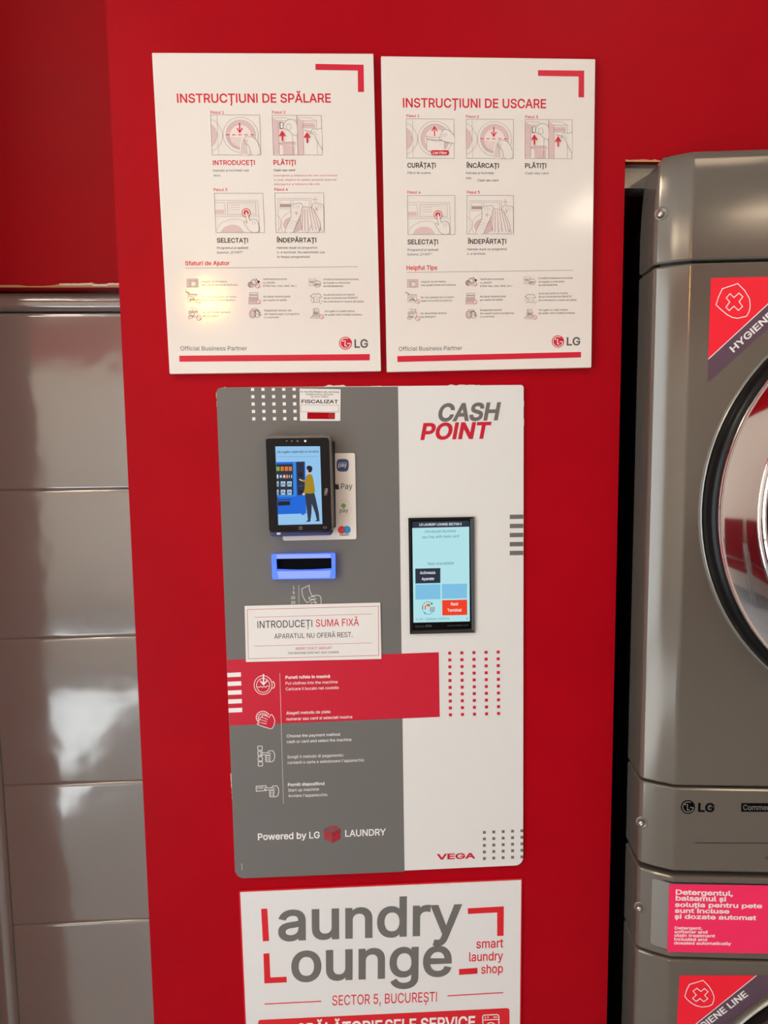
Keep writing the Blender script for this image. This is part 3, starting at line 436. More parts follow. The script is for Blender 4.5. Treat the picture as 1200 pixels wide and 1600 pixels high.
class Print:
    "flat print on a plane: shapes are measured in a zoomed frame (origin ox,oy and scale s) and laid onto the plane"
    def __init__(s, plane, fr=(0, 0, 1), lift=0.00012):
        s.pl = plane; s.fr = fr; s.b = MB(); s.lift = lift; s.q = None; s.lv = 0
    def frame(s, ox, oy, k): s.fr = (ox, oy, k); s.q = None
    def quad(s, q):
        "unit square coordinates (0,0 top left .. 1,1 bottom right) mapped onto the four corners q given in the frame"
        s.q = q
    def xy(s, x, y):
        if s.q:
            a, b, c, d = s.q
            x, y = ((a[0]*(1-x)+b[0]*x)*(1-y)+(d[0]*(1-x)+c[0]*x)*y, (a[1]*(1-x)+b[1]*x)*(1-y)+(d[1]*(1-x)+c[1]*x)*y)
        return x, y
    def P(s, x, y, lv=None):
        x, y = s.xy(x, y)
        return s.pl.at(x/s.fr[2]+s.fr[0], y/s.fr[2]+s.fr[1]) + s.pl.n*(s.lift*(1+(s.lv if lv is None else lv)))
    def tri(s, pts, m, lv=None):
        W = [s.P(x, y, lv) for x, y in pts]
        t = tessellate_polygon([[Vector((x, y, 0)) for x, y in pts]])
        fs = []
        for f in t:
            f = tuple(f)
            if (W[f[1]]-W[f[0]]).cross(W[f[2]]-W[f[0]]).dot(s.pl.n) < 0: f = f[::-1]
            fs.append(f)
        s.b.add(W, fs, m)
    poly = tri
    def rect(s, x0, y0, x1, y1, m, lv=None): s.tri([(x0, y0), (x1, y0), (x1, y1), (x0, y1)], m, lv)
    def line(s, pts, wd, m, closed=False, lv=None):
        "wd in frame units"
        sc = 1.0
        P = [Vector(s.xy(*p)) for p in pts]; q = s.q; s.q = None
        if closed: P = P+[P[0]]
        n = len(P); Lf = []; Rt_ = []
        for i in range(n):
            a = P[i-1] if i > 0 else (P[-2] if closed else P[0]); b = P[i]; c = P[i+1] if i < n-1 else (P[1] if closed else P[-1])
            d1 = (b-a).normalized() if (b-a).length > 0 else (c-b).normalized(); d2 = (c-b).normalized() if (c-b).length > 0 else d1
            t = d1+d2
            t = t.normalized() if t.length > 1e-6 else d1
            nn = Vector((-t.y, t.x)); k = wd/2/max(0.5, abs(nn.dot(Vector((-d1.y, d1.x)))))
            Lf.append(b+nn*k); Rt_.append(b-nn*k)
        W = [s.P(p.x, p.y, lv) for p in Lf]+[s.P(p.x, p.y, lv) for p in Rt_]
        s.b.add(W, [(i, i+1, n+i+1, n+i) for i in range(n-1)], m)
        s.q = q
    def arc(s, cx, cy, rx, ry, a0=0, a1=360, n=20):
        return [(cx+rx*math.cos(math.radians(a0+(a1-a0)*i/n)), cy+ry*math.sin(math.radians(a0+(a1-a0)*i/n))) for i in range(n+1)]
    def ring(s, cx, cy, rx, ry, wd, m, n=24, lv=None): s.line(s.arc(cx, cy, rx, ry, n=n)[:-1], wd, m, True, lv)
    def disc(s, cx, cy, rx, ry, m, n=24, lv=None): s.tri(s.arc(cx, cy, rx, ry, n=n)[:-1], m, lv)
    def curve(s, pts, wd, m, lv=None, closed=False, k=4):
        s.line(smooth_pts(pts, k, closed), wd, m, closed, lv)
    def blob(s, pts, m, lv=None, k=3): s.tri(smooth_pts(pts, k, True), m, lv)
    def text(s, t, x0, y0, x1, y1, cap, m, wt=0.0, it=0.0, lv=None):
        "baseline runs from (x0,y0) to (x1,y1); cap = capital height, all in the frame"
        A = s.P(x0, y0, lv); B = s.P(x1, y1, lv)
        C = s.P(x0, y0-cap, lv)
        e = (B-A); Wd = e.length; e.normalize()
        up = s.pl.n.cross(e); up.normalize()
        h = (C-A).length/CAPH
        nat = sum(GL[c][0] if c != ' ' else SPACE for c in t)
        l0 = min(p[0] for l in GL[t[0]][1] for p in l); lc = GL[t[-1]]
        r0 = lc[0]-max(p[0] for l in lc[1] for p in l)
        sx = Wd/(nat-l0-r0); x = -l0
        for c in t:
            if c == ' ': x += SPACE; continue
            adv, vs, fs = glyph(c, wt*0.7)
            s.b.add([A+e*((x+vx)*sx+it*vy*h)+up*(vy*h)+s.pl.n*vz for vx, vy, vz in vs], fs, m)
            x += adv
    def build(s, name, parent, label=None):
        o = s.b.build(name, parent)
        if label: o['label'] = label
        if name.endswith('_lettering') and name not in ('title_lettering', 'maker_lettering', 'grey_lettering') or name.endswith('_squares') or name == 'lettering' or name == 'marks': o['kind'] = 'stuff'
        return o
def smooth_pts(p, k=4, closed=False):
    n = len(p); out = []
    rng = range(n) if closed else range(n-1)
    for i in rng:
        p0 = p[i-1] if (i > 0 or closed) else p[0]; p1 = p[i]; p2 = p[(i+1) % n]
        p3 = p[(i+2) % n] if (closed or i+2 < n) else p[-1]
        for j in range(k):
            t = j/k
            out.append(tuple(0.5*((2*p1[d])+(-p0[d]+p2[d])*t+(2*p0[d]-5*p1[d]+4*p2[d]-p3[d])*t*t+(-p0[d]+3*p1[d]-3*p2[d]+p3[d])*t**3) for d in (0, 1)))
    if not closed: out.append(p[-1])
    return out
def rquad(q, rad, n=5):
    "four corners with rounded turns; rad = radius in pixels per corner"
    if not isinstance(rad, (list, tuple)): rad = [rad]*4
    out = []
    for i in range(4):
        p = Vector(q[i]); a = (Vector(q[i-1])-p).normalized(); b = (Vector(q[(i+1) % 4])-p).normalized(); r = rad[i]
        if r <= 0: out.append(tuple(p)); continue
        for j in range(n+1):
            t = j/n*math.pi/2
            out.append(tuple(p+a*r*(1-math.sin(t))+b*r*(1-math.cos(t))))
    return out
def at_px(pl, pts): return [pl.at(x, y) for x, y in pts]

# ------------------------------------------------------------------ the room
WALL = front(0.0)
def struct(name, boxes, m, smooth=None):
    b = MB()
    for a, c in boxes: b.box(a, c, m)
    return b.build(name, kind='structure')
NX0, NX1, NZ = 0.401, 1.290, 1.888      # niche of the machines
CX0 = -0.305                             # left edge of the red column
struct('wall_front', [((CX0, 0, 0), (NX0, 0.95, 2.9)), ((NX0, 0, NZ), (NX1, 0.95, 2.9)), ((NX1, 0, 0), (2.6, 0.95, 2.9))], 'red_paint')
struct('wall_niche', [((NX0, 0.90, 0.002), (NX1, 0.95, NZ))], 'dark_void')  # niche back given a near-black colour for the shade inside
struct('wall_recess', [((-0.66, 0.12, 1.738), (CX0, 0.95, 2.9))], 'red_paint')
struct('wall_pillar', [((-1.10, -0.26, 0), (-0.66, 0.95, 2.9))], 'red_paint')
struct('wall_front_left', [((-2.7, 0.05, 0), (-1.10, 0.25, 2.9))], 'cream_paint')
struct('wall_left', [((-2.80, -4.5, 0), (-2.70, -3.45, 2.9)), ((-2.80, -1.25, 0), (-2.70, 0.25, 2.9)),
                     ((-2.80, -3.45, 2.62), (-2.70, -1.25, 2.9)), ((-2.80, -3.45, 0), (-2.70, -1.25, 0.08))], 'cream_paint')
struct('wall_right', [((2.6, -4.5, 0), (2.7, 0.95, 2.9))], 'cream_paint')
struct('wall_back', [((-2.8, -4.4, 0), (2.7, -4.3, 2.9))], 'cream_paint')
struct('trim_1', [((-2.7, -4.3, 2.25), (2.6, -4.285, 2.80))], 'red_paint')     # red band across the back wall
struct('ceiling', [((-2.8, -4.4, 2.9), (2.7, 0.95, 3.0))], 'ceiling_paint')
fl = struct('floor', [((-2.8, -4.4, -0.1), (2.7, 0.95, -0.004))], 'grout')
for i in range(7):
    for j in range(7):
        x0 = -2.8+i*0.7857; y0 = -4.4+j*0.765
        b = MB(); b.box((x0+0.002, y0+0.002, -0.004), (x0+0.7837, y0+0.763, 0.0), 'floor_tile')
        b.build('tile', fl)
# window frame of the shop front
wn = MB()
for y in (-3.45, -1.31): wn.box((-2.78, y, 0.08), (-2.72, y+0.06, 2.62), 'steel')
for z in (0.08, 2.56): wn.box((-2.78, -3.45, z), (-2.72, -1.25, z+0.06), 'steel')
wn.build('window_1', kind='structure')
# door leaf of grey panels in the recess
DY = 0.150
dr = thing('door_1', (-0.45, DY, 0), 'x', 'x'); del dr['label']; del dr['category']; dr['kind'] = 'structure'
zs = [1.7060, 1.4273, 1.1826, 0.9319, 0.6823, 0.4325, 0.1830, 0.002]
for a, b_ in zip(zs[:-1], zs[1:]):
    b = MB(); x0, x1 = -0.578, CX0-0.002; g = 0.0009
    z1, z0 = a-g, b_+g
    # a panel with soft rolled edges above and below
    prof = [(z1+g*0.9, 0.0022), (z1, 0.0012), (z1-0.002, 0.0002), (z1-0.005, 0.0), (z0+0.005, 0.0), (z0+0.002, 0.0002), (z0, 0.0012), (z0-g*0.9, 0.0022)]
    vs = []; k = len(prof)
    for x in (x0, x1):
        for z, d in prof: vs.append((x, DY+d, z))
        vs += [(x, DY+0.03, prof[-1][0]), (x, DY+0.03, prof[0][0])]
    n = k+2
    fs = [(i, (i+1) % n, n+(i+1) % n, n+i) for i in range(n)] + [tuple(range(n))[::-1], tuple(range(n, 2*n))]
    b.add(vs, fs, 'door_grey')
    b.build('door_panel', dr, smooth=50)
b = MB()
# frame: a rolled rail along the top and a folded stile on the left
def rail(b, p, dirn, length, m):
    vs = []
    n = len(p)
    for t in (0, length):
        for (u, d) in p:
            vs.append((Vector((-0.612, DY+d, u)) + Vector((t, 0, 0))) if dirn == 'x' else Vector((u, DY+d, 0.002+t)))
    b.add(vs, [(i, (i+1) % n, n+(i+1) % n, n+i) for i in range(n)]+[tuple(range(n))[::-1], tuple(range(n, 2*n))], m)
rail(b, [(1.7355, 0.0), (1.7350, -0.006), (1.730, -0.0085), (1.7165, -0.0085), (1.7120, -0.007), (1.7090, -0.002), (1.7080, 0.004), (1.7080, 0.03), (1.7355, 0.03)], 'x', 0.305, 'door_grey')
b.build('top_rail', dr, smooth=60)
b = MB()
rail(b, [(-0.612, 0.03), (-0.612, -0.004), (-0.609, -0.0085), (-0.592, -0.0085), (-0.586, -0.006), (-0.582, 0.001), (-0.5795, 0.004), (-0.5795, 0.03)], 'z', 1.704, 'door_grey')
b.build('side_stile', dr, smooth=60)
struct('trim_2', [((-0.66, 0.134, 0), (-0.6135, 0.20, 1.737))], 'wood_edge')
# torn paint line above the door
b = MB(); x = -0.66; prev = 0.0055
T = []
while x < CX0:
    h = random.choice((0.002, 0.003, 0.0055, 0.006, 0.0035))
    if x > -0.43: h += 0.002
    T.append((x, 1.7385+h)); x += random.uniform(0.006, 0.022)
T.append((CX0, 1.7445))
top = [(x, 0.1185, z) for x, z in T]; bot = [(x, 0.1185, 1.7385) for x, z in T]
n = len(T)
b.add(top+bot, [(i+1, i, n+i, n+i+1) for i in range(n-1)], 'chip_wood')
cut = [i for i in range(n-1) if T[i][0] > -0.44]
for i in cut:
    z = min(T[i][1], T[i+1][1])
    b.add([(T[i][0], 0.118, z-0.0022), (T[i+1][0], 0.118, z-0.0022), (T[i+1][0], 0.118, z+0.001), (T[i][0], 0.118, z+0.0006)], [(0, 1, 2, 3)], 'chip_white')
b.build('trim_3', kind='structure')
# the torn plaster edge over the machines
b = MB(); T = []
x = 0.401
while x < 0.475: T.append((x, NZ-0.0002+random.uniform(-0.0008, 0.0012))); x += 0.006
n = len(T)
b.add([(x, -0.0012, z) for x, z in T]+[(x, -0.0012, NZ-0.0025) for x, z in T], [(i+1, i, n+i, n+i+1) for i in range(n-1)], 'chip_wood')
b.build('trim_4', kind='structure')
# grey filler sheet seen in the gap above the machine
b = MB(); b.box((0.4015, 0.012, 1.854), (0.47, 0.045, 1.887), 'machine_grey')
b.build('trim_5', kind='structure')
# bodies of the added, unseen ceiling panels, and the warm wall lamp
for i, (cx, cy) in enumerate(((-1.30, -1.1), (0.75, -1.1), (-1.90, -3.2), (1.60, -3.2))):
    t = thing('ceiling_light', (cx, cy, 2.9), ['square ceiling light panel nearest the red wall, above the grey door', 'square ceiling light panel above the stacked machines', 'square ceiling light panel at the back, beside the shop window', 'square ceiling light panel above the waiting seats'][i], 'light', 'ceiling light panels')
    b = MB()
    o = [(cx-.3, cy-.3, 2.84), (cx+.3, cy-.3, 2.84), (cx+.3, cy+.3, 2.84), (cx-.3, cy+.3, 2.84)]
    q = [(cx-.27, cy-.27, 2.84), (cx+.27, cy-.27, 2.84), (cx+.27, cy+.27, 2.84), (cx-.27, cy+.27, 2.84)]
    b.frame(o, q, (0, 0, -1), 0.06, 'steel'); b.build('frame', t)
    b = MB(); b.box((cx-.27, cy-.27, 2.85), (cx+.27, cy+.27, 2.86), 'lamp_panel'); b.build('diffuser', t)
t = thing('wall_lamp', (-0.953, -4.285, 2.413), 'warm yellow lamp high on the back wall', 'light')
b = MB(); b.lathe((-0.953, -4.285, 2.513), (0, 1, 0), [(0.0, 0.0), (0.10, 0.0), (0.10, 0.03), (0.09, 0.04)], 'steel', 24); b.build('base', t)
b = MB(); b.lathe((-0.953, -4.285, 2.513), (0, 1, 0), [(0.10, 0.04), (0.095, 0.07), (0.065, 0.09), (0.0, 0.1)], 'lamp_warm', 32); b.build('lamp_shade', t, smooth=60)
# seats across the room, seen in the chrome of the door
for k, sx in enumerate((0.52, 1.12, 1.72)):
    t = thing('waiting_seat', (sx, -3.9, 0), ['red waiting seat with steel arms, leftmost of the three seen from the machines', 'red waiting seat with steel arms, between the other two seats', 'red waiting seat with steel arms, beside the right wall'][k], 'chair', 'waiting seats by the back wall')
    b = MB(); b.slab([(sx-.25, -4.12, .43), (sx+.25, -4.12, .43), (sx+.25, -3.62, .46), (sx-.25, -3.62, .46)], (0, 0, 1), .05, 'chair_red', .01); b.build('seat', t)
    b = MB(); b.slab([(sx-.25, -4.12, .44), (sx+.25, -4.12, .44), (sx+.25, -4.24, .92), (sx-.25, -4.24, .92)], (0, 1, .2), .04, 'chair_red', .01); b.build('backrest', t)
    for q in (-1, 1):
        b = MB(); x = sx+q*.27; b.tube([(x, -4.14, .4), (x, -4.14, .66), (x, -3.66, .66), (x, -3.66, .0)], .014, 'steel'); b.tube([(x, -4.14, .4), (x, -4.14, 0)], .014, 'steel'); b.build('arm', t)

# ------------------------------------------------------------------ the two instruction boards
BT = 0.009
BY = front(-BT)
def board(name, q, label):
    pts = at_px(BY, rquad(q, 1.2, 2))
    b = MB(); b.slab(pts, (0, -1, 0), BT-0.0002, 'board_white', 0.0005)
    t = thing(name, WALL.at((q[2][0]+q[3][0])/2, (q[2][1]+q[3][1])/2), label, 'poster', 'instruction boards on the red wall')
    b.build('board', t, smooth=40)
    return t
# --- pictograms, in unit square coordinates
LW = 0.9
def box_outline(p): p.line([(0, 0), (1, 0), (1, 1), (0, 1)], 1.5, 'print_soft', True, 2)
def arrow(p, x, y0, y1, wd=5, lv=4):
    d = 1 if y1 > y0 else -1
    p.line([(x, y0), (x, y1-d*.02)], wd, 'print_red', lv=lv+1)
    p.line([(x-.055, y1-d*.11), (x, y1), (x+.055, y1-d*.11)], wd, 'print_red', lv=lv)
def hand_side(p, x, y, k=1.0, flip=1, lv=3):
    "hand reaching in from the lower right"
    o = [(0, 0), (.05, -.07), (.13, -.09), (.18, -.05), (.24, -.06), (.30, .02), (.38, .05), (.46, .30), (.40, .42), (.22, .44), (.16, .30), (.06, .22), (.02, .12)]
    o = [(x+a*k*flip, y+b_*k) for a, b_ in o]
    o = [(min(max(a, 0), 1), min(max(b_, 0), 1)) for a, b_ in o]
    p.tri(smooth_pts(o, 2, True), 'board_white', lv)
    p.line(smooth_pts(o, 2, True), 1.6, 'print_soft', True, lv+1)
    for j in range(3):
        p.line([(x+(.05+.06*j)*k*flip, y+.02*k), (x+(.07+.06*j)*k*flip, y+.14*k)], 1.2, 'print_soft', lv=lv+1)
def drum(p, arr, cloth=True):
    p.line([(0, .06), (.62, .06)], 1, 'print_pink', lv=0) if False else None
    p.line([(.13, 0), (.13, 1)], 1.1, 'print_line', lv=1)
    p.tri([(0, .2), (.07, .24), (.16, .38), (.2, .5), (.16, .66), (.08, .8), (0, .84)], 'board_white', 1)
    p.line(smooth_pts([(0, .12), (.1, .17), (.2, .36), (.23, .5), (.2, .68), (.1, .84), (0, .9)]), 1.4, 'print_line', lv=2)
    p.tri([(0, .24), (.07, .32), (.12, .5), (.07, .7), (0, .78)], 'print_pink', 2)
    p.line(smooth_pts([(0, .24), (.07, .32), (.12, .5), (.07, .7), (0, .78)]), 1.2, 'print_line', lv=3)
    p.disc(.60, .5, .36, .44, 'board_white', 28, 1)
    p.ring(.60, .5, .36, .44, 1.6, 'print_line', 28, 2)
    p.ring(.60, .5, .30, .37, 1.6, 'print_line', 28, 3)
    p.disc(.60, .5, .29, .36, 'print_pink', 28, 2)
    p.disc(.60, .53, .22, .28, 'print_skin', 24, 3)
    if arr == 'down':
        for k in range(6):
            y = .58+.045*k; hw = .2-.02*k
            p.curve([(.52-hw, y), (.52-hw/2, y-.015), (.52, y+.015), (.52+hw*.5, y)], 1.3, 'print_line', 4)
        for k in range(5): p.line([(.30+.125*k, .5), (.37+.125*k, .5)], 3.4, 'print_red', lv=4)
        arrow(p, .585, .20, .44, 5)
        p.blob([(.58, .98), (.60, .72), (.66, .58), (.74, .60), (.76, .98)], 'print_skin', 4)
        for k in range(4): p.curve([(.60+.035*k, .98), (.62+.03*k, .78), (.66+.025*k, .62)], 1.6, 'print_soft', 5)
        p.blob([(.66, .62), (.72, .54), (.84, .56), (.93, .66), (.97, .80), (.97, .985), (.80, .985), (.76, .80), (.70, .72)], 'board_white', 5)
        p.curve([(.66, .62), (.72, .54), (.84, .56), (.93, .66), (.97, .80)], 1.8, 'print_soft', 6)
        p.curve([(.66, .62), (.70, .72), (.76, .78), (.80, .98)], 1.8, 'print_soft', 6)
    else:
        p.rect(.42, .56, .80, .80, 'board_white', 4)
        p.line([(.42, .80), (.42, .52), (.80, .56), (.80, .76)], 1.6, 'print_soft', lv=5)
        p.blob([(.40, .43), (.55, .48), (.74, .47), (.72, .54), (.56, .55), (.42, .49)], 'board_white', 5)
        p.curve([(.40, .43), (.55, .48), (.74, .47), (.72, .54), (.56, .55), (.42, .49), (.40, .43)], 1.6, 'print_soft', 6)
        arrow(p, .59, .44, .20, 5)
        o = [(.68, .52), (.72, .40), (.80, .27), (.92, .32), (.995, .42), (.995, .62), (.88, .60), (.76, .56)]
        p.blob(o, 'board_white', 6); p.curve(o[:5], 1.8, 'print_soft', 7); p.curve(o[5:]+[o[0]], 1.8, 'print_soft', 7)
        for k in range(3): p.line([(.74+.04*k, .40-.02*k), (.80+.03*k, .46-.02*k)], 1.4, 'print_soft', lv=7)
        p.tri([(.53, .80), (.87, .80), (.89, .84), (.89, .89), (.87, .92), (.53, .92), (.51, .88), (.51, .84)], 'print_red', 6)
        p.text('Lint Filter', .55, .895, .85, .895, .06, 'print_white', .02, lv=7)
def pay(p):
    p.line([(.5, 0), (.5, 1)], 1.8, 'print_soft', lv=3)
    for o in (0, .5):
        p.tri([(o+.01, .06), (o+.12, .14), (o+.12, .98), (o+.01, .98)], 'print_pink', 1)
        p.tri([(o+.01, .06), (o+.28, .06), (o+.40, .14), (o+.12, .14)], 'print_skin', 1)
        p.line([(o+.02, .06), (o+.28, .06), (o+.40, .14)], 1.3, 'print_line', lv=2)
        p.line([(o+.12, .98), (o+.12, .14), (o+.40, .14), (o+.40, .98)], 1.4, 'print_line', lv=2)
    p.rect(.13, .34, .26, .66, 'print_skin', 1)
    p.rect(.14, .18, .22, .34, 'print_pink', 2); p.line([(.15, .18), (.20, .18), (.20, .34), (.15, .34)], 3, 'print_soft', True, 3)
    p.line([(.12, .72), (.42, .68)], 1.4, 'print_line', lv=2); p.tri([(.12, .72), (.2, .66), (.44, .67), (.48, .74), (.2, .78)], 'print_pink', 2)
    p.rect(.20, .78, .44, .99, 'print_pink', 2)
    p.rect(.60, .19, .86, .32, 'print_pink', 2); p.line([(.61, .26), (.86, .26)], 1.4, 'print_line', lv=3)
    o = [(.22, .32), (.24, .22), (.32, .12), (.44, .12), (.495, .20), (.495, .52), (.40, .48), (.34, .40)]
    p.blob(o, 'board_white', 4); p.curve(o[:5], 1.8, 'print_soft', 5); p.curve(o[5:]+[o[0]], 1.8, 'print_soft', 5)
    p.curve([(.30, .36), (.28, .26), (.36, .22), (.38, .34), (.31, .38)], 1.6, 'print_soft', 5)
    p.rect(.165, .19, .215, .33, 'print_white', 5); p.line([(.165, .19), (.215, .19), (.215, .33), (.165, .33)], 2, 'print_soft', True, 6)
    o = [(.76, .46), (.82, .34), (.90, .36), (.995, .32), (.995, .86), (.90, .64), (.84, .48)]
    p.blob(o, 'board_white', 4); p.curve(o[:4], 1.8, 'print_soft', 5); p.curve([(.995, .86), (.90, .64), (.84, .48), (.76, .46)], 1.8, 'print_soft', 5)
    p.line([(.65, .38), (.82, .44)], 2.4, 'print_soft', lv=6)
    p.line([(.84, .40), (.90, .50)], 1.4, 'print_soft', lv=6)
    arrow(p, .195, .65, .42, 7, 8); arrow(p, .70, .70, .46, 7, 8)
def press(p):
    p.line([(0, .18), (.88, .18), (.90, .60), (.90, .98)], 1.2, 'print_line', lv=1)
    p.line([(0, .24), (.20, .24), (.22, .55), (0, .55)], 1.2, 'print_line', lv=1)
    p.rect(0, .42, .19, .52, 'print_pink', 1)
    p.line([(.26, .24), (.84, .22), (.84, .54), (.26, .55)], 1.6, 'print_line', True, 1)
    p.line([(.30, .28), (.80, .26), (.80, .50), (.30, .51)], 1.0, 'print_pink', True, 1)
    for k in range(3):
        p.line([(.33, .30+.06*k), (.52, .30+.06*k)], 1.2, 'print_line', lv=2); p.line([(.60, .29+.06*k), (.78, .285+.06*k)], 1.0, 'print_pink', lv=2)
    p.line([(0, .60), (.90, .58)], 1.2, 'print_line', lv=1)
    p.curve([(.01, .97), (.10, .78), (.32, .66), (.52, .68), (.68, .82), (.74, .97)], 1.3, 'print_line', 1)
    p.tri(smooth_pts([(.10, .985), (.18, .86), (.34, .80), (.48, .84), (.58, .985)], 3), 'print_pink', 1)
    p.disc(.64, .50, .085, .105, 'board_white', 20, 2)
    p.ring(.64, .50, .085, .105, 3.4, 'print_red', 24, 3)
    p.disc(.64, .50, .055, .068, 'print_red', 20, 3)
    o = [(.62, .52), (.645, .47), (.67, .53), (.71, .70), (.76, .66), (.84, .68), (.88, .78), (.88, .985), (.72, .985), (.64, .86), (.58, .74), (.62, .72), (.65, .76)]
    p.blob(o, 'board_white', 4, 2); p.line(smooth_pts(o, 2, True), 1.8, 'print_soft', True, 5)
    for k in range(2): p.line([(.76+.05*k, .70), (.77+.05*k, .80)], 1.3, 'print_soft', lv=5)
def take(p):
    p.line([(.06, .14), (.74, .14), (.74, .40)], 1.3, 'print_line', lv=1); p.line([(.06, .14), (.06, .98)], 1.1, 'print_line', lv=1)
    p.line([(.10, .18), (.32, .18), (.32, .40), (.10, .40)], 1.3, 'print_line', True, 1)
    p.rect(.10, .28, .32, .36, 'print_line', 1)
    p.line([(.36, .18), (.70, .18), (.70, .40), (.36, .40)], 1.3, 'print_line', True, 1)
    p.curve([(.01, .55), (.10, .66), (.12, .80), (.04, .97)], 1.3, 'print_line', 1)
    p.disc(.36, .80, .20, .185, 'print_pink', 24, 1)
    p.ring(.36, .80, .20, .185, 1.4, 'print_line', 24, 2)
    p.line(smooth_pts([(.34, .44), (.16, .60), (.10, .80), (.14, .98)]), 1.3, 'print_line', lv=2)
    for k in range(4): p.curve([(.22, .72+.06*k), (.3, .70+.06*k), (.4, .73+.06*k), (.5, .71+.06*k)], 1.0, 'print_line', 3)
    for f in (0, 1):
        X = (lambda x: x) if f == 0 else (lambda x: 1.32-x)
        o = [(.18, .985), (.24, .80), (.32, .60), (.32, .40), (.34, .30), (.42, .28), (.52, .26), (.57, .36), (.54, .50), (.44, .76), (.36, .985)]
        o = [(min(X(a), .995), c) for a, c in o]
        p.tri(smooth_pts(o, 2, True), 'board_white', 3); p.line([(min(a, .998), c) for a, c in smooth_pts(o, 2)], 1.8, 'print_soft', lv=4)
        for k in range(3): p.line([(min(X(.38+.05*k), .99), .31), (min(X(.385+.05*k), .99), .40)], 1.2, 'print_soft', lv=4)
    p.blob([(.54, .42), (.60, .36), (.72, .38), (.80, .44), (.92, .78), (.90, .96), (.80, .98), (.74, .80), (.66, .98), (.54, .90), (.52, .7)], 'print_skin', 5)
    for a, c, d in ((.57, .54, .55), (.61, .60, .60), (.66, .67, .62), (.70, .76, .74), (.74, .84, .82), (.78, .90, .90)):
        p.curve([(a, .40), ((a+c)/2, .66), (c, .95)], 2.0, 'print_soft', 6)
    p.curve([(.54, .90), (.52, .7), (.54, .42), (.60, .36), (.72, .38), (.80, .44), (.92, .78), (.90, .96)], 1.8, 'print_soft', 6)
    for cx, cy, k in ((.82, .17, 1.0), (.43, .51, .9), (.85, .42, .6)):
        for dx, dy in ((.052*k, 0), (0, .068*k)):
            p.tri([(cx-dx-(.006 if dy else 0), cy-dy-(.007 if dx else 0)), (cx+dx+(.006 if dy else 0)*0, cy-dy*1), (cx+dx+(.006 if dy else 0), cy+dy+(.007 if dx else 0)), (cx-dx, cy+dy)], 'print_softred', 7)
def lg_mark(p, cx, cy, r, red='print_red', white='print_white'):
    p.disc(cx, cy, r, r, red, 32, 1)
    p.line(p.arc(cx, cy, r*.80, r*.80, 5, 300, 26), r*.11, white, lv=2)
    p.line([(cx+r*.80, cy+r*.05), (cx+r*.28, cy+r*.05)], r*.12, white, lv=2)
    p.line([(cx-r*.06, cy-r*.45), (cx-r*.06, cy+r*.42), (cx+r*.26, cy+r*.42)], r*.13, white, lv=2)
    p.disc(cx-r*.38, cy-r*.35, r*.11, r*.11, white, 12, 2)
def ban(p, x, y, r):
    p.disc(x, y, r, r, 'board_white', 16, 3); p.ring(x, y, r, r, 2.2, 'print_softred', 18, 4)
    p.line([(x-r*.7, y-r*.7), (x+r*.7, y+r*.7)], 2.0, 'print_softred', lv=4)
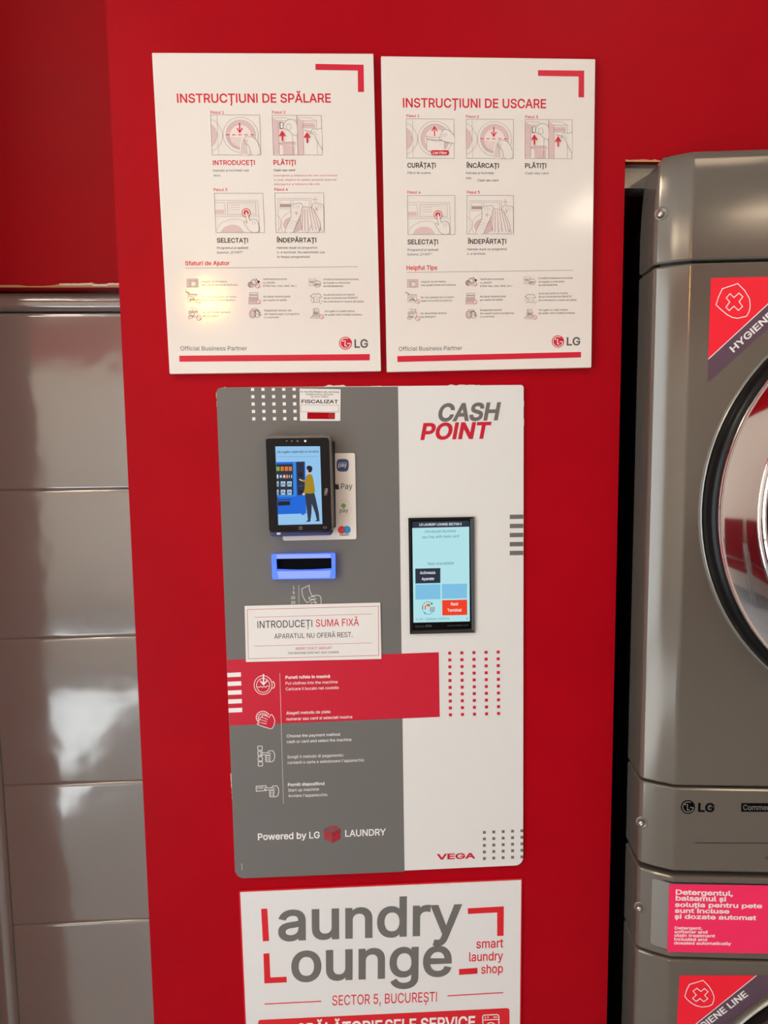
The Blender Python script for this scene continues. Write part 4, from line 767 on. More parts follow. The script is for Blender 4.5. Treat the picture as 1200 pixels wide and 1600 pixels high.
def tip(p, kind, x, y, k=1.0, c='print_soft', lo='print_line'):
    def L(pts, wd=1.8, cl=False, m=None): p.line([(x+a*k, y+b_*k) for a, b_ in pts], wd, m or c, cl, 2)
    def F(pts, m): p.tri([(x+a*k, y+b_*k) for a, b_ in pts], m, 1)
    if kind == 0:
        F([(0, 2), (54, 2), (54, 42), (0, 42)], 'print_pink'); L([(0, 2), (54, 2), (54, 42), (0, 42)], 1.4, True, lo); L([(0, 10), (54, 10)], 1.2, False, lo)
        p.disc(x+30*k, y+26*k, 17*k, 15*k, 'board_white', 20, 2); p.ring(x+30*k, y+26*k, 17*k, 15*k, 1.8, c, 20, 3); p.ring(x+30*k, y+26*k, 11*k, 10*k, 2.4, lo, 18, 3); L([(16, 14), (16, 40)], 1.4)
    elif kind == 1:
        p.disc(x+12*k, y+32*k, 13*k, 13*k, lo, 14, 1); p.ring(x+12*k, y+32*k, 13*k, 13*k, 2, c, 14, 2); p.ring(x+26*k, y+20*k, 12*k, 13*k, 2, c, 14, 3); p.disc(x+24*k, y+36*k, 11*k, 9*k, 'print_pink', 14, 2)
        L([(2, 22), (14, 16), (22, 8), (34, 12), (42, 26)], 2.2); L([(36, 2), (48, 16)], 3.0, False, 'print_black'); p.disc(x+50*k, y+18*k, 6*k, 6*k, 'print_black', 12, 2)
        ban(p, x+46*k, y+38*k, 10*k)
    elif kind == 2:
        L([(0, 2), (34, 2), (34, 34), (0, 34)], 1.6, True, lo); L([(0, 12), (34, 12)], 1.2); F([(4, 14), (22, 14), (22, 20), (4, 20)], lo); L([(4, 26), (24, 26)], 1.2, False, lo)
        p.disc(x+40*k, y+26*k, 17*k, 15*k, 'board_white', 20, 2); p.ring(x+40*k, y+26*k, 17*k, 15*k, 1.8, c, 20, 3)
        p.line([(x+(28+3*i)*k, y+(24+(6 if i % 2 else 0))*k) for i in range(9)], 2, c, lv=4); L([(28, 32), (52, 32)], 2)
    elif kind == 3:
        L([(-10, -6), (10, 4)], 3, False, 'print_black'); F([(2, 6), (46, 6), (46, 14), (2, 14)], 'print_pink'); L([(2, 6), (46, 6), (46, 44), (2, 44)], 1.4, True, lo); L([(4, 22), (20, 18), (30, 24), (38, 16)], 2)
        p.curve([(x+8*k, y+40*k), (x+16*k, y+28*k), (x+30*k, y+28*k), (x+40*k, y+40*k)], 2, c, 2); L([(12, 36), (30, 32), (34, 38)], 3, False, 'print_black')
        ban(p, x+52*k, y+42*k, 10*k)
    elif kind == 4:
        L([(4, 0), (44, 0), (44, 22), (4, 22)], 1.8, True); F([(6, 8), (42, 8), (42, 14), (6, 14)], lo); F([(0, 24), (44, 24), (44, 52), (0, 52)], 'print_pink'); L([(0, 24), (46, 24), (46, 54), (0, 54)], 1.4, True, lo)
        for i in range(4): L([(4+10*i, 28), (12+10*i, 34), (4+10*i, 44)], 2.2)
        ban(p, x+46*k, y+44*k, 10*k)
    elif kind == 5:
        L([(14, 8), (24, 4), (32, 10), (40, 4), (52, 8), (58, 22), (50, 24), (48, 20), (48, 46), (20, 46), (20, 22), (12, 26), (6, 20)], 2.0, True)
        for a, b_ in ((4, 34), (2, 14), (58, 40), (52, 50), (10, 46)): L([(a, b_), (a+6, b_+3)], 2.6)
        L([(24, 24), (34, 20), (44, 28)], 1.4, False, lo); L([(24, 36), (34, 32), (44, 40)], 1.4, False, lo)
    elif kind == 6:
        L([(8, 4), (20, 0), (30, 6), (46, 2)], 1.8); F([(6, 18), (44, 18), (44, 26), (6, 26)], 'print_pink'); L([(4, 16), (46, 16), (46, 44), (4, 44)], 1.6, True)
        p.ring(x+20*k, y+32*k, 10*k, 9*k, 2, c, 16, 2); L([(0, 46), (14, 38), (26, 40), (18, 52), (4, 54)], 2, True)
        L([(20, 8), (24, 18)], 2); L([(40, 6), (38, 18)], 2); ban(p, x+52*k, y+50*k, 11*k)
    elif kind == 7:
        p.disc(x+16*k, y+30*k, 16*k, 20*k, 'print_pink', 20, 1); p.ring(x+16*k, y+30*k, 16*k, 20*k, 2, c, 20, 2); p.ring(x+16*k, y+30*k, 11*k, 14*k, 1.6, lo, 18, 2)
        p.ring(x+38*k, y+32*k, 13*k, 16*k, 2, c, 18, 2); L([(10, 6), (34, 4), (44, 12)], 1.8); L([(22, 20), (30, 12), (42, 12), (46, 22)], 4); L([(40, 30), (54, 22)], 3); L([(40, 34), (58, 36)], 3)
    else:
        L([(16, 4), (38, 4), (44, 22), (44, 38), (14, 38)], 1.8, True); F([(18, 20), (40, 20), (40, 34), (18, 34)], lo); L([(22, 8), (22, 30)], 2.4); L([(30, 10), (32, 18)], 2.4)
        L([(0, 48), (14, 40), (30, 46), (44, 46)], 2.2); L([(4, 50), (40, 52)], 1.4); ban(p, x+54*k, y+44*k, 10*k)

TIPS = [[("Asigură-te că mașina", "este goală înainte de încărcare."), ("Verificați buzunarele", "cu atenție.", "(FĂRĂ fise, chei, hârtii, etc.)"), ("Urmăriți întotdeauna eticheta", "de îngrijire a articolelor", "de îmbrăcăminte")],
        [("Nu mai apăsați nici un buton", "după ce a pornit programul."), ("Nu lăsați obiecte grele", "pe mașina de spălat."), ("Scuturați praful și mizeria", "de pe îmbrăcăminte ÎNAINTE", "de a introduce în mașina de spălat.")],
        [("Nu deschideți sertarul", "de detergent."), ("Îndepărtați hainele ude", "din mașină după ce programul", "s-a terminat."), ("Vă rugăm nu udați mașina", "de spălat când curățați podeaua")]]

# --- left board
t = board('instruction_board', [(237.2, 82.3), (583.4, 83.7), (595.4, 579.9), (264.9, 584.1)], 'white washing instruction board, left of the two, with red title INSTRUCȚIUNI DE SPĂLARE')
A = (220, 70, 3.077); B_ = (220, 290, 3.077)
p = Print(BY, A)
p.poly([(840, 92), (1071, 96), (1073, 227), (1044, 227), (1043, 124), (840, 121)], 'print_red', 1)
p.build('corner_mark', t)
p = Print(BY, A)
p.text('INSTRUCȚIUNI DE SPĂLARE', 176, 278, 913, 277, 42, 'print_red', .022)
p.build('title_lettering', t, 'red title line')
p = Print(BY, A)
p.text('Pasul 1', 336, 331, 400, 332, 13, 'print_red', .014); p.text('Pasul 2', 632, 331, 695, 331, 13, 'print_red', .014)
p.text('INTRODUCEȚI', 348, 578, 548, 577, 22, 'print_red', .024); p.text('PLĂTIȚI', 639, 577, 744, 576, 22, 'print_red', .03)
p.text('Detergenții și balsamul de rufe sunt incluse', 639, 633, 944, 632, 9, 'print_softred'); p.text('în preț. Mașina de spălat dozează automat', 639, 654, 941, 653, 9, 'print_softred')
p.text('detergentul și balsamul de rufe', 640, 675, 860, 674, 9, 'print_softred')
p.text('Pasul 3', 351, 703, 416, 703, 13, 'print_red', .016); p.text('Pasul 4', 643, 702, 707, 702, 13, 'print_red', .016)
p.frame(*B_)
p.text('Sfaturi de Ajutor', 214, 383, 426, 382, 19, 'print_red', .026)
p.build('red_lettering', t, 'red lettering')
p = Print(BY, A)
p.text('Hainele și închideți ușa', 348, 610, 519, 608, 10, 'print_grey', .008); p.text('ferm.', 350, 633, 386, 633, 10, 'print_grey', .008)
p.text('Cash sau card', 640, 608, 741, 607, 10, 'print_black', .018)
p.frame(*B_)
p.text('SELECTAȚI', 367, 274, 515, 274, 21, 'print_black', .028); p.text('ÎNDEPĂRTAȚI', 655, 273, 843, 272, 21, 'print_black', .028)
for s_, a, b2, y in (('Programul și apăsați', 367, 517, 305), ('butonul „START”', 367, 492, 327), ('Hainele după ce programul', 654, 848, 304), ('s-a terminat. Nu deschideți ușa', 655, 884, 326), ('în timpul programului', 655, 812, 348)):
    p.text(s_, a, y, b2, y-1, 10.5, 'print_grey', .010)
xs = ((292, ((412, 467), None)),)
TX = [[(292, 412), (292, 466)], [(588, 703), (588, 648), (588, 747)], [(878, 1046), (878, 1008), (878, 972)]]
rows = [[(292, [412, 468]), (588, [703, 648, 747]), (878, [1046, 1008, 972])],
        [(295, [460, 454]), (590, [719, 704]), (880, [1027, 1042, 1074])],
        [(298, [430, 375]), (594, [725, 762, 665]), (883, [1027, 1062])]]
ys = [[(466, 482), (454, 471, 487), (455, 472, 488)], [(539, 555), (538, 555), (529, 545, 562)], [(614, 631), (605, 622, 638), (608, 625)]]
for i in range(3):
    for j in range(3):
        x0, ends = rows[i][j]
        for s_, e_, y in zip(TIPS[i][j], ends, ys[i][j]): p.text(s_, x0, y, e_, y-1, 8.6, 'print_soft' if j == 0 else 'print_grey', .006)
p.line([(214, 397), (1043, 390)], 2.0, 'print_soft')
p.text('Official Business Partner', 191, 793, 511, 792, 20, 'print_grey', .004)
p.text('LG', 1029, 779, 1091, 778, 38, 'print_grey', .03)
p.build('dark_lettering', t, 'dark grey lettering')
p = Print(BY, B_)
lg_mark(p, 984, 758, 31); p.build('logo', t, 'round red logo')
p = Print(BY, B_)
p.poly([(185, 818), (1101, 810), (1100, 840), (186, 847)], 'print_red', 1); p.build('red_bar', t)
for fn, fr, q in ((lambda p: drum(p, 'down'), A, [(335, 337), (571, 338), (578, 530), (343, 530)]), (pay, A, [(631, 339), (867, 340), (873, 530), (638, 530)]),
                  (press, B_, [(353, 37), (587, 37), (595, 226), (361, 226)]), (take, B_, [(644, 35), (879, 35), (882, 226), (650, 226)])):
    p = Print(BY, fr); p.quad(q); box_outline(p); fn(p); p.build('picture', t)
for i in range(3):
    for j in range(3):
        p = Print(BY, B_); x0 = (222, 516, 808)[j]+i*3; y0 = (446, 516, 588)[i]-1
        if (i, j) == (0, 2) or (i, j) == (0, 0): y0 += 2
        tip(p, i*3+j, x0, y0, 1.0); p.build('pictogram', t)

# --- right board
t = board('instruction_board', [(595.4, 87.6), (930.3, 92.2), (924.1, 574.3), (604.7, 581.1)], 'white drying instruction board, right of the two, with red title INSTRUCȚIUNI DE USCARE')
A = (580, 70, 3.243); B_ = (580, 290, 3.243)
p = Print(BY, A)
p.poly([(845, 129), (1079, 131), (1078, 267), (1050, 266), (1051, 161), (845, 158)], 'print_red', 1); p.build('corner_mark', t)
p = Print(BY, A)
p.text('INSTRUCȚIUNI DE USCARE', 162, 316, 885, 321, 45, 'print_red', .022)
p.build('title_lettering', t, 'red title line')
p = Print(BY, A)
for s_, a, y in (('Pasul 1', 179, 366), ('Pasul 2', 480, 369), ('Pasul 3', 780, 371)): p.text(s_, a, y, a+65, y+1, 13, 'print_red', .014)
p.text('Pasul 4', 184, 754, 250, 754, 14, 'print_red', .016); p.text('Pasul 5', 485, 754, 550, 754, 14, 'print_red', .016)
p.frame(*B_); p.text('Helpful Tips', 180, 427, 334, 426, 21, 'print_red', .026)
p.build('red_lettering', t, 'red lettering')
p = Print(BY, A)
p.text('CURĂȚAȚI', 184, 622, 326, 622, 23, 'print_black', .028); p.text('ÎNCĂRCAȚI', 484, 623, 646, 624, 23, 'print_black', .028); p.text('PLĂTIȚI', 780, 624, 886, 624, 23, 'print_black', .028)
for s_, a, b2, y in (('Filtrul de scame.', 184, 304, 654), ('Hainele și închideți', 480, 621, 655), ('ușa.', 480, 509, 679), ('Cash sau card', 540, 644, 692), ('Cash sau card', 780, 898, 656)):
    p.text(s_, a, y, b2, y, 11, 'print_grey', .018 if y == 692 else .010)
p.frame(*B_)
p.text('SELECTAȚI', 185, 297, 338, 297, 23, 'print_black', .028); p.text('ÎNDEPĂRTAȚI', 491, 295, 683, 294, 23, 'print_black', .028)
for s_, a, b2, y in (('Programul și apăsați', 185, 340, 331), ('butonul „START”.', 185, 312, 354), ('Hainele după ce programul', 486, 687, 328), ('s-a terminat.', 486, 580, 351)):
    p.text(s_, a, y, b2, y-1, 11, 'print_grey', .010)
rows = [[(252, [376, 431]), (552, [672, 612, 714]), (848, [1020, 980, 943])],
        [(252, [418, 411]), (552, [682, 669]), (848, [996, 1014, 1042])],
        [(252, [383, 329]), (552, [661, 723, 626]), (848, [995, 1031])]]
ys = [[(492, 509), (479, 497, 514), (474, 492, 509)], [(571, 588), (567, 584), (551, 568, 585)], [(652, 670), (636, 652, 669), (635, 651)]]
for i in range(3):
    for j in range(3):
        x0, ends = rows[i][j]
        T_ = list(TIPS[i][j])
        if (i, j) == (2, 1): T_[0] = 'Îndepărtați hainele'
        for s_, e_, y in zip(T_, ends, ys[i][j]): p.text(s_, x0, y, e_, y-2, 9, 'print_grey', .008)
p.line([(180, 440), (1023, 429)], 2.0, 'print_soft')
p.text('Official Business Partner', 140, 838, 461, 833, 21, 'print_grey', .004)
p.text('LG', 992, 809, 1057, 808, 39, 'print_grey', .03)
p.build('dark_lettering', t, 'dark grey lettering')
p = Print(BY, B_)
lg_mark(p, 946, 790, 31); p.build('logo', t, 'round red logo')
p = Print(BY, B_)
p.poly([(132, 864), (1063, 843), (1063, 871), (133, 894)], 'print_red', 1); p.build('red_bar', t)
for fn, fr, q in ((lambda p: drum(p, 'up'), A, [(177, 375), (419, 377), (420, 576), (181, 574)]), (lambda p: drum(p, 'down'), A, [(480, 377), (720, 378), (720, 577), (482, 575)]),
                  (pay, A, [(779, 379), (1018, 380), (1017, 578), (779, 576)]),
                  (press, B_, [(183, 50), (424, 50), (424, 248), (186, 248)]), (take, B_, [(485, 50), (720, 50), (721, 245), (485, 245)])):
    p = Print(BY, fr); p.quad(q); box_outline(p); fn(p); p.build('picture', t)
for i in range(3):
    for j in range(3):
        p = Print(BY, B_); x0 = (183, 479, 774)[j]; y0 = (474, 546, 624)[i]-(12 if j and i == 0 else 0)
        tip(p, i*3+j, x0, y0, 1.0); p.build('pictogram', t)


# ------------------------------------------------------------------ the cash point panel
PT = 0.004
PY = front(-PT)
pq = [(337.8, 605.5), (818.5, 601.3), (817.5, 1352.0), (367.6, 1372.7)]
cp = thing('cash_point', WALL.at(590, 1362), 'large grey and white self-service cash point panel with red band, below the two instruction boards', 'payment panel')
ring_ = rquad(pq, [9, 5, 12, 14], 6)
b = MB(); b.slab(at_px(PY, ring_), (0, -1, 0), PT-0.0002, 'film_white', 0.0004); b.build('panel', cp, smooth=40)
p = Print(PY)
# grey film: the left part of the rounded outline
lt = [q for q in ring_ if q[0] < 500]
i0 = max(range(len(lt)), key=lambda i: 0)
left = rquad([(337.8, 605.5), (621.8, 604.2), (632.0, 1361.8), (367.6, 1372.7)], [9, 0, 0, 14], 6)
p.poly(left, 'film_grey', 1)
p.build('grey_film', cp, 'plain grey film on the left part')
p = Print(PY)
p.poly([(354.7, 1031), (685.5, 1019), (687, 1120), (359.2, 1133.6)], 'film_red', 2)
p.build('red_band', cp, 'red printed band')
p = Print(PY, (340, 1010, 4.286))
for k in range(5):
    y = 177+59.2*k; x = 65+2.1*k
    p.poly([(x, y), (x+91, y-4), (x+92, y+25), (x+1, y+29)], 'print_white', 3)
p.build('white_stripes', cp)
p = Print(PY, (620, 790, 5.4545))
for y in (78, 156, 233, 311, 386):
    p.poly([(962, y), (1077, y-2), (1077, y+35), (962, y+37)], 'film_grey', 1)
p.build('grey_stripes', cp)
p = Print(PY, (320, 590, 3.871))
for r in range(5):
    for c in range(5):
        x = 289+62.8*c+(2-.03*c)*r*.95; y = 71+44.6*r-0.3*c
        h = 9.6
        p.poly([(x-h, y-h if r else 63), (x+h, y-h if r else 63), (x+h, y+h), (x-h, y+h)], 'print_white', 3)
p.build('white_squares', cp)
p = Print(PY, (620, 1000, 4))
for r in range(10):
    for c in range(5):
        x = 330.5+75.7*c+(.5-.05*c)*r; y = 82-1.8*c+(42.8-.03*c)*r
        p.poly([(x-9.5, y-9), (x+9.5, y-9.5), (x+9.5, y+9), (x-9.5, y+9.5)], 'film_red', 1)
p.build('red_squares', cp)
p = Print(PY, (620, 1000, 4))
for r in range(5):
    for c in range(5):
        x = 547+58.7*c; y = 1202-2.6*c+40.8*r
        p.poly([(x-9, y-8.5), (min(x+9, 789.5), y-9), (min(x+9, 789.5), y+8.5), (x-9, y+9)], 'film_grey', 1)
p.build('grey_squares', cp)
p = Print(PY, (610, 590, 5.217))
p.text('CASH', 388, 352, 868, 341, 133, 'film_grey', .042, it=.2, lv=1)
p.build('title_lettering', cp, 'bold slanted grey word CASH')
p = Print(PY, (610, 590, 5.217))
p.text('POINT', 253, 502, 792, 491, 124, 'film_red', .042, it=.2, lv=1)
p.build('title_lettering', cp, 'bold slanted red word POINT')
p = Print(PY, (620, 1000, 4))
p.text('VEGA', 254, 1371, 486, 1363, 32, 'film_red', .040, lv=1)
p.build('maker_lettering', cp, 'wide red lettering')
p = Print(PY, (340, 1010, 4.286)); W_ = 'print_white'; p.lv = 3
for s_, x0, x1, y0, y1, wt in (('Puneti rufele in masină', 456, 752, 216, 209, .03), ('Put clothes into the machine', 456, 804, 256, 246, .006), ('Caricare il bucato nel cestello', 457, 812, 294, 284, .006),
                               ('Alegeti metoda de plata', 461, 754, 455, 445, .012), ('numerar sau card si selectati masina', 462, 901, 495, 480, .012),
                               ('Choose the payment method', 464, 819, 609, 597, .012), ('cash or card and select the machine', 465, 896, 647, 632, .012),
                               ('Scegli il metodo di pagamento:', 468, 844, 749, 736, .006), ("contanti o carta e selezionare l'apparechio", 469, 980, 787, 769, .006),
                               ('Porniti dispozitivul', 472, 717, 935, 926, .03), ('Start up machine', 473, 679, 972, 964, .006), ("Avviare l'apparecchio", 474, 735, 1009, 1001, .006)):
    p.text(s_, x0, y0, x1, y1, 19, W_, wt)
p.line([(417, 178), (441, 1052)], 1.9, W_)
p.frame(370, 840, 4.615)
for s_, x0, x1, y in (('1', 406, 417, 371), ('5', 405, 417, 407), ('10', 392, 420, 443), ('20', 392, 422, 478)): p.text(s_, x0, y, x1, y-1, 20, W_, .008)
p.line([(447, 341), (448, 486)], 2, W_)
p.frame(350, 1240, 4.138)
p.text('Powered by LG', 221, 299, 618, 286, 41, W_, .026); p.text('LAUNDRY', 785, 277, 1045, 267, 41, W_, .022)
p.line([(115, 450), (117, 494)], 2.2, W_)
p.build('white_lettering', cp, 'small white lettering')
# line drawings
def icon(fr, fn):
    p = Print(PY, fr); p.lv = 3; fn(p); p.build('pictogram', cp)
def ic_drum(p):
    p.ring(305, 258, 60, 63, 4, W_, 36); p.ring(305, 260, 44, 47, 4, W_, 30)
    p.line([(362, 236), (376, 235), (376, 246), (382, 247), (382, 268), (377, 269), (377, 278), (364, 280)], 4, W_)
    p.curve([(266, 268), (278, 274), (288, 266), (300, 274), (310, 266), (322, 273), (332, 264), (344, 266)], 4, W_)
    p.line([(307, 184), (308, 250)], 9, W_, lv=5); p.line([(286, 230), (308, 254), (331, 228)], 9, W_, lv=6)
def ic_wash(p):
    p.line(p.arc(303, 474, 45, 41, 120, 335, 24), 4, W_); p.line(p.arc(305, 480, 31, 29, 140, 320, 20), 4, W_)
    for a in range(150, 330, 22):
        c, s_ = math.cos(math.radians(a)), math.sin(math.radians(a)); p.line([(303+45*c, 474+41*s_), (304+33*c, 478+31*s_)], 3.4, W_)
    o = [(272, 524), (352, 550), (372, 538), (384, 496), (366, 458), (350, 460), (348, 474), (330, 466), (306, 460), (296, 468), (302, 474), (290, 474), (284, 482), (288, 490), (276, 494), (274, 504), (280, 510), (270, 514)]
    p.poly(o, 'film_red', 4); p.line(smooth_pts(o, 2, True), 4, W_, True, 5)
    for k in range(3): p.line([(300-6*k, 474+17*k), (336-4*k, 488+15*k)], 3.6, W_, lv=5)
    p.line([(272, 524), (352, 550)], 4, W_, lv=6)
def hand_point(p, x, y):
    o = [(0, 8), (4, 1), (12, -1), (48, 0), (56, -12), (84, -14), (96, 6), (97, 30), (90, 52), (78, 60), (40, 60), (36, 54), (40, 48), (34, 42), (40, 34), (34, 28), (40, 20), (34, 13), (6, 14)]
    q = [(x+a, y+b_) for a, b_ in o]
    p.poly(q, 'film_grey', 4); p.line(q, 4, W_, True, 5)
    for yy in (20, 34, 48): p.line([(x+40, y+yy), (x+62, y+yy)], 3.6, W_, lv=5)
    p.line([(x+40, y+13), (x+62, y+13), (x+66, y+20), (x+64, y+58)], 3.4, W_, lv=5); p.curve([(x+48, y), (x+60, y+2), (x+72, y+6)], 3.6, W_, 5)
def ic_select(p):
    for k, (x, y) in enumerate(((284, 681), (285, 717), (286, 752), (287, 786))):
        p.poly(rquad([(x-15, y-14), (x+14, y-15), (x+15, y+13), (x-14, y+14)], 4, 3), 'film_grey', 3)
        p.line(rquad([(x-15, y-14), (x+14, y-15), (x+15, y+13), (x-14, y+14)], 4, 3), 4.2, W_, True, 4)
    hand_point(p, 286, 711)
def ic_start(p):
    p.line([(258, 936), (324, 932), (326, 964), (259, 969)], 4.2, W_, True)
    p.text('START', 266, 955, 308, 953, 13, W_, .012); hand_point(p, 313, 946)
def ic_note(p):
    p.line(smooth_pts([(468, 370), (523, 342)], 2), 3.6, W_); p.curve([(523, 342), (524, 376), (542, 418)], 3.6, W_); p.curve([(468, 370), (476, 420), (500, 462), (512, 468)], 3.6, W_)
    p.line([(512, 468), (536, 452), (548, 446), (556, 448), (566, 462), (578, 470)], 3.6, W_)
    p.curve([(518, 432), (526, 426), (566, 424), (542, 418), (592, 416), (606, 436), (608, 480)], 3.4, W_) if False else None
    p.line(smooth_pts([(540, 420), (568, 416), (592, 417), (606, 434), (608, 484)], 4), 3.8, W_)
    p.line([(566, 426), (526, 428), (518, 437), (526, 444), (566, 444), (574, 436)], 3.6, W_)
    p.line([(536, 470), (536, 484)], 3.4, W_); p.line([(536, 468), (566, 466), (574, 480)], 3.2, W_)
F1 = (340, 1010, 4.286)
icon(F1, ic_drum); icon(F1, ic_wash); icon(F1, ic_select); icon(F1, ic_start); icon((370, 840, 4.615), ic_note)
# the small cube mark
p = Print(PY, (350, 1240, 4.138)); p.lv = 3
cx, cy = 698, 262; T0, T1, T2, T3 = (702, 204), (754, 230), (700, 254), (644, 226)
B0, B1, B2 = (752, 290), (702, 318), (648, 292)
p.poly([T0, T1, T2, T3], 'print_grey', 3); p.poly([T3, T2, B1, B2], 'print_grey', 3); p.poly([T2, T1, B0, B1], 'print_black', 3)
for a, q in (('A', [T3, T2, B1, B2]), ('B', [T2, T1, B0, B1])):
    p.quad(q)
    for u in (0.10, 0.56):
        for v in (0.10, 0.56):
            p.line([(u, v), (u+.34, v), (u+.34, v+.34), (u, v+.34)], 4.5, 'film_red', True, 4)
            p.line([(u+.17, v+.04), (u+.17, v+.3)], 4, 'film_red', lv=4)
p.q = None
p.curve([(668, 226), (690, 214), (706, 222), (690, 232), (702, 240), (734, 220), (720, 210), (700, 208)], 6, 'film_red', 4)
p.build('cube_mark', cp)
# worn paint around the panel's rim
b = MB()
def chips(x0, y0, x1, y1, wmin, wmax, m, n, seed):
    random.seed(seed)
    for side in (0,):
        P = []; Q = []
        for i in range(n+1):
            t = i/n; x = x0+(x1-x0)*t; y = y0+(y1-y0)*t
            nx, ny = (y1-y0), -(x1-x0); L_ = math.hypot(nx, ny); nx /= L_; ny /= L_
            w_ = random.uniform(wmin, wmax) if 0 < i < n else 0.15
            P.append(PY.at(x+nx*w_, y+ny*w_)+Vector((0, 0.0030, 0))); Q.append(PY.at(x-nx*1.0, y-ny*1.0)+Vector((0, 0.0030, 0)))
        b.add(P+Q, [(i, i+1, n+i+2, n+i+1) for i in range(n)], m)
chips(505, 604.0, 541, 603.8, .8, 3.2, 'chip_white', 9, 1); chips(700, 602.4, 752, 602.0, .3, 1.9, 'chip_white', 14, 2)
chips(575, 603.6, 606, 603.3, .2, 1.2, 'chip_white', 8, 3); chips(818.4, 606, 818.2, 668, .2, 1.8, 'chip_white', 20, 4)
chips(340, 644, 338, 612, .2, 1.5, 'chip_white', 12, 5); chips(341, 608.5, 352, 604.4, .3, 1.6, 'chip_white', 6, 6); chips(363, 1256, 360, 1210, .1, .7, 'chip_white', 12, 8)
b.build('paint_wear', cp, kind='stuff')

# --- bill slot with its blue lit bezel
FB = (370, 840, 4.615)
def fpx(fr, pts): return [(x/fr[2]+fr[0], y/fr[2]+fr[1]) for x, y in pts]
bs_y = -0.013
o = rquad(fpx(FB, [(249, 123), (711, 115), (712, 296), (256, 302)]), 2.2, 4)
i_ = rquad(fpx(FB, [(282, 152), (682, 146), (684, 238), (288, 246)]), 1.5, 4)
po = at_px(front(bs_y), o); pi = at_px(front(bs_y), i_)
b = MB(); b.frame(po, pi, (0, -1, 0), 0.009, 'glow_blue'); bz = b.build('slot_bezel', cp, 'glowing blue bezel around the bill slot'); 
# paler lit faces inside the rim
b = MB()
F2 = front(bs_y-0.0004)
def qd(pts, m, pl=F2): b.add(at_px(pl, fpx(FB, pts)), [(3, 2, 1, 0)] if True else None, m)
qd([(286, 122), (676, 118), (676, 147), (286, 153)], 'glow_pale')
qd([(292, 244), (680, 238), (668, 288), (300, 296)], 'glow_pale')
b.build('lit_strip', cp, 'pale lit strips on the bezel')
b = MB()
pin = at_px(front(-0.0045), rquad(fpx(FB, [(282, 152), (682, 146), (684, 238), (288, 246)]), 1.5, 4))
b.slab(pin, (0, -1, 0), 0.0008, 'slot_black'); b.build('slot', cp, 'black mouth for banknotes')
b = MB()
lip = []
for k in range(13):
    t = k/12; lip.append((288+394*t, 226-5*t - (-7*math.sin(math.pi*t))))
top_ = at_px(front(-0.0085), fpx(FB, lip)); bot_ = at_px(front(bs_y), fpx(FB, [(288+394*k/12, 248-7*k/12) for k in range(13)]))
b.add(top_+bot_, [(k+1, k, 13+k, 14+k) for k in range(12)], 'glow_blue'); b.build('slot_lip', cp, 'blue lit curved lip')

# --- touch screen set into the white part
FS = (620, 790, 5.4545)
fo = fpx(FS, [(98, 106), (662, 96), (665, 1083), (112, 1096)])
fi = fpx(FS, [(124, 128), (622, 120), (636, 1050), (134, 1064)])
b = MB(); b.frame(at_px(front(-0.0075), fo), at_px(front(-0.0045), fi), (0, -1, 0), 0.0003, 'black_plastic')
k = 4
A_ = at_px(front(-0.0075), fo); Bq = at_px(front(-0.0042), fo)
b.add(A_+Bq, [((i+1) % 4, i, 4+i, 4+(i+1) % 4) for i in range(4)], 'black_plastic')
b.build('screen_frame', cp, 'black bevelled frame')
SY = front(-0.0050)
b = MB(); b.slab(at_px(SY, fi), (0, -1, 0), 0.0006, 'black_gloss'); ts = b.build('touch_screen', cp, 'lit touch screen')
p = Print(SY, FS)
p.poly([(131, 138), (616, 128), (622, 986), (142, 997)], 'lcd_cyan', 1)
p.poly([(131, 138), (616, 128), (616, 180), (131, 191)], 'lcd_navy', 2)
p.text('LG LAUNDRY LOUNGE SECTOR 5', 193, 172, 551, 166, 20, 'lcd_white', .022, lv=3)
p.text('Introduceti Numerar', 240, 232, 505, 226, 23, 'lcd_text', 0, lv=2)
p.text('sau Pay with bank card', 218, 280, 529, 270, 23, 'lcd_text', 0, lv=2)
p.text('Rest unavailable', 266, 508, 486, 500, 25, 'lcd_text', 0, lv=2)
p.poly([(157, 537), (371, 532), (371, 659), (158, 664)], 'lcd_navy', 2)
p.text('Activeaza', 197, 584, 327, 581, 24, 'lcd_white', .016, lv=3); p.text('Aparate', 212, 636, 317, 633, 24, 'lcd_white', .016, lv=3)
p.poly([(158, 674), (371, 669), (371, 796), (159, 801)], 'lcd_blue', 2); p.poly([(384, 669), (598, 664), (598, 789), (385, 794)], 'lcd_blue', 2)
p.poly([(386, 806), (599, 801), (600, 931), (388, 936)], 'lcd_orange', 2)
p.text('Rest', 462, 851, 522, 849, 25, 'lcd_white', .016, lv=3); p.text('Terminal', 432, 904, 551, 901, 25, 'lcd_white', .016, lv=3)
p.line(p.arc(267, 872, 50, 53, 195, 325, 16), 4, 'lcd_teal', lv=2); p.line(p.arc(267, 872, 50, 53, 30, 150, 16), 4, 'lcd_azure2', lv=2)
p.tri([(304, 824), (300, 846), (284, 838)], 'lcd_teal', 2); p.tri([(234, 906), (236, 926), (252, 916)], 'lcd_azure2', 2)
p.rect(217, 852, 226, 888, 'lcd_teal', 3); p.rect(226, 850, 236, 886, 'lcd_white', 3); p.rect(236, 850, 246, 886, 'lcd_orange', 3)
p.rect(252, 838, 284, 860, 'lcd_amber', 3); p.rect(252, 838, 284, 844, 'lcd_orange', 4); p.rect(284, 868, 320, 900, 'lcd_ice', 3)
p.line([(284, 870), (320, 866), (320, 898), (284, 902)], 3, 'lcd_trouser', True, 4); p.line([(284, 885), (320, 881)], 4, 'lcd_rose', lv=4); p.line([(302, 868), (302, 900)], 4, 'lcd_rose', lv=4)
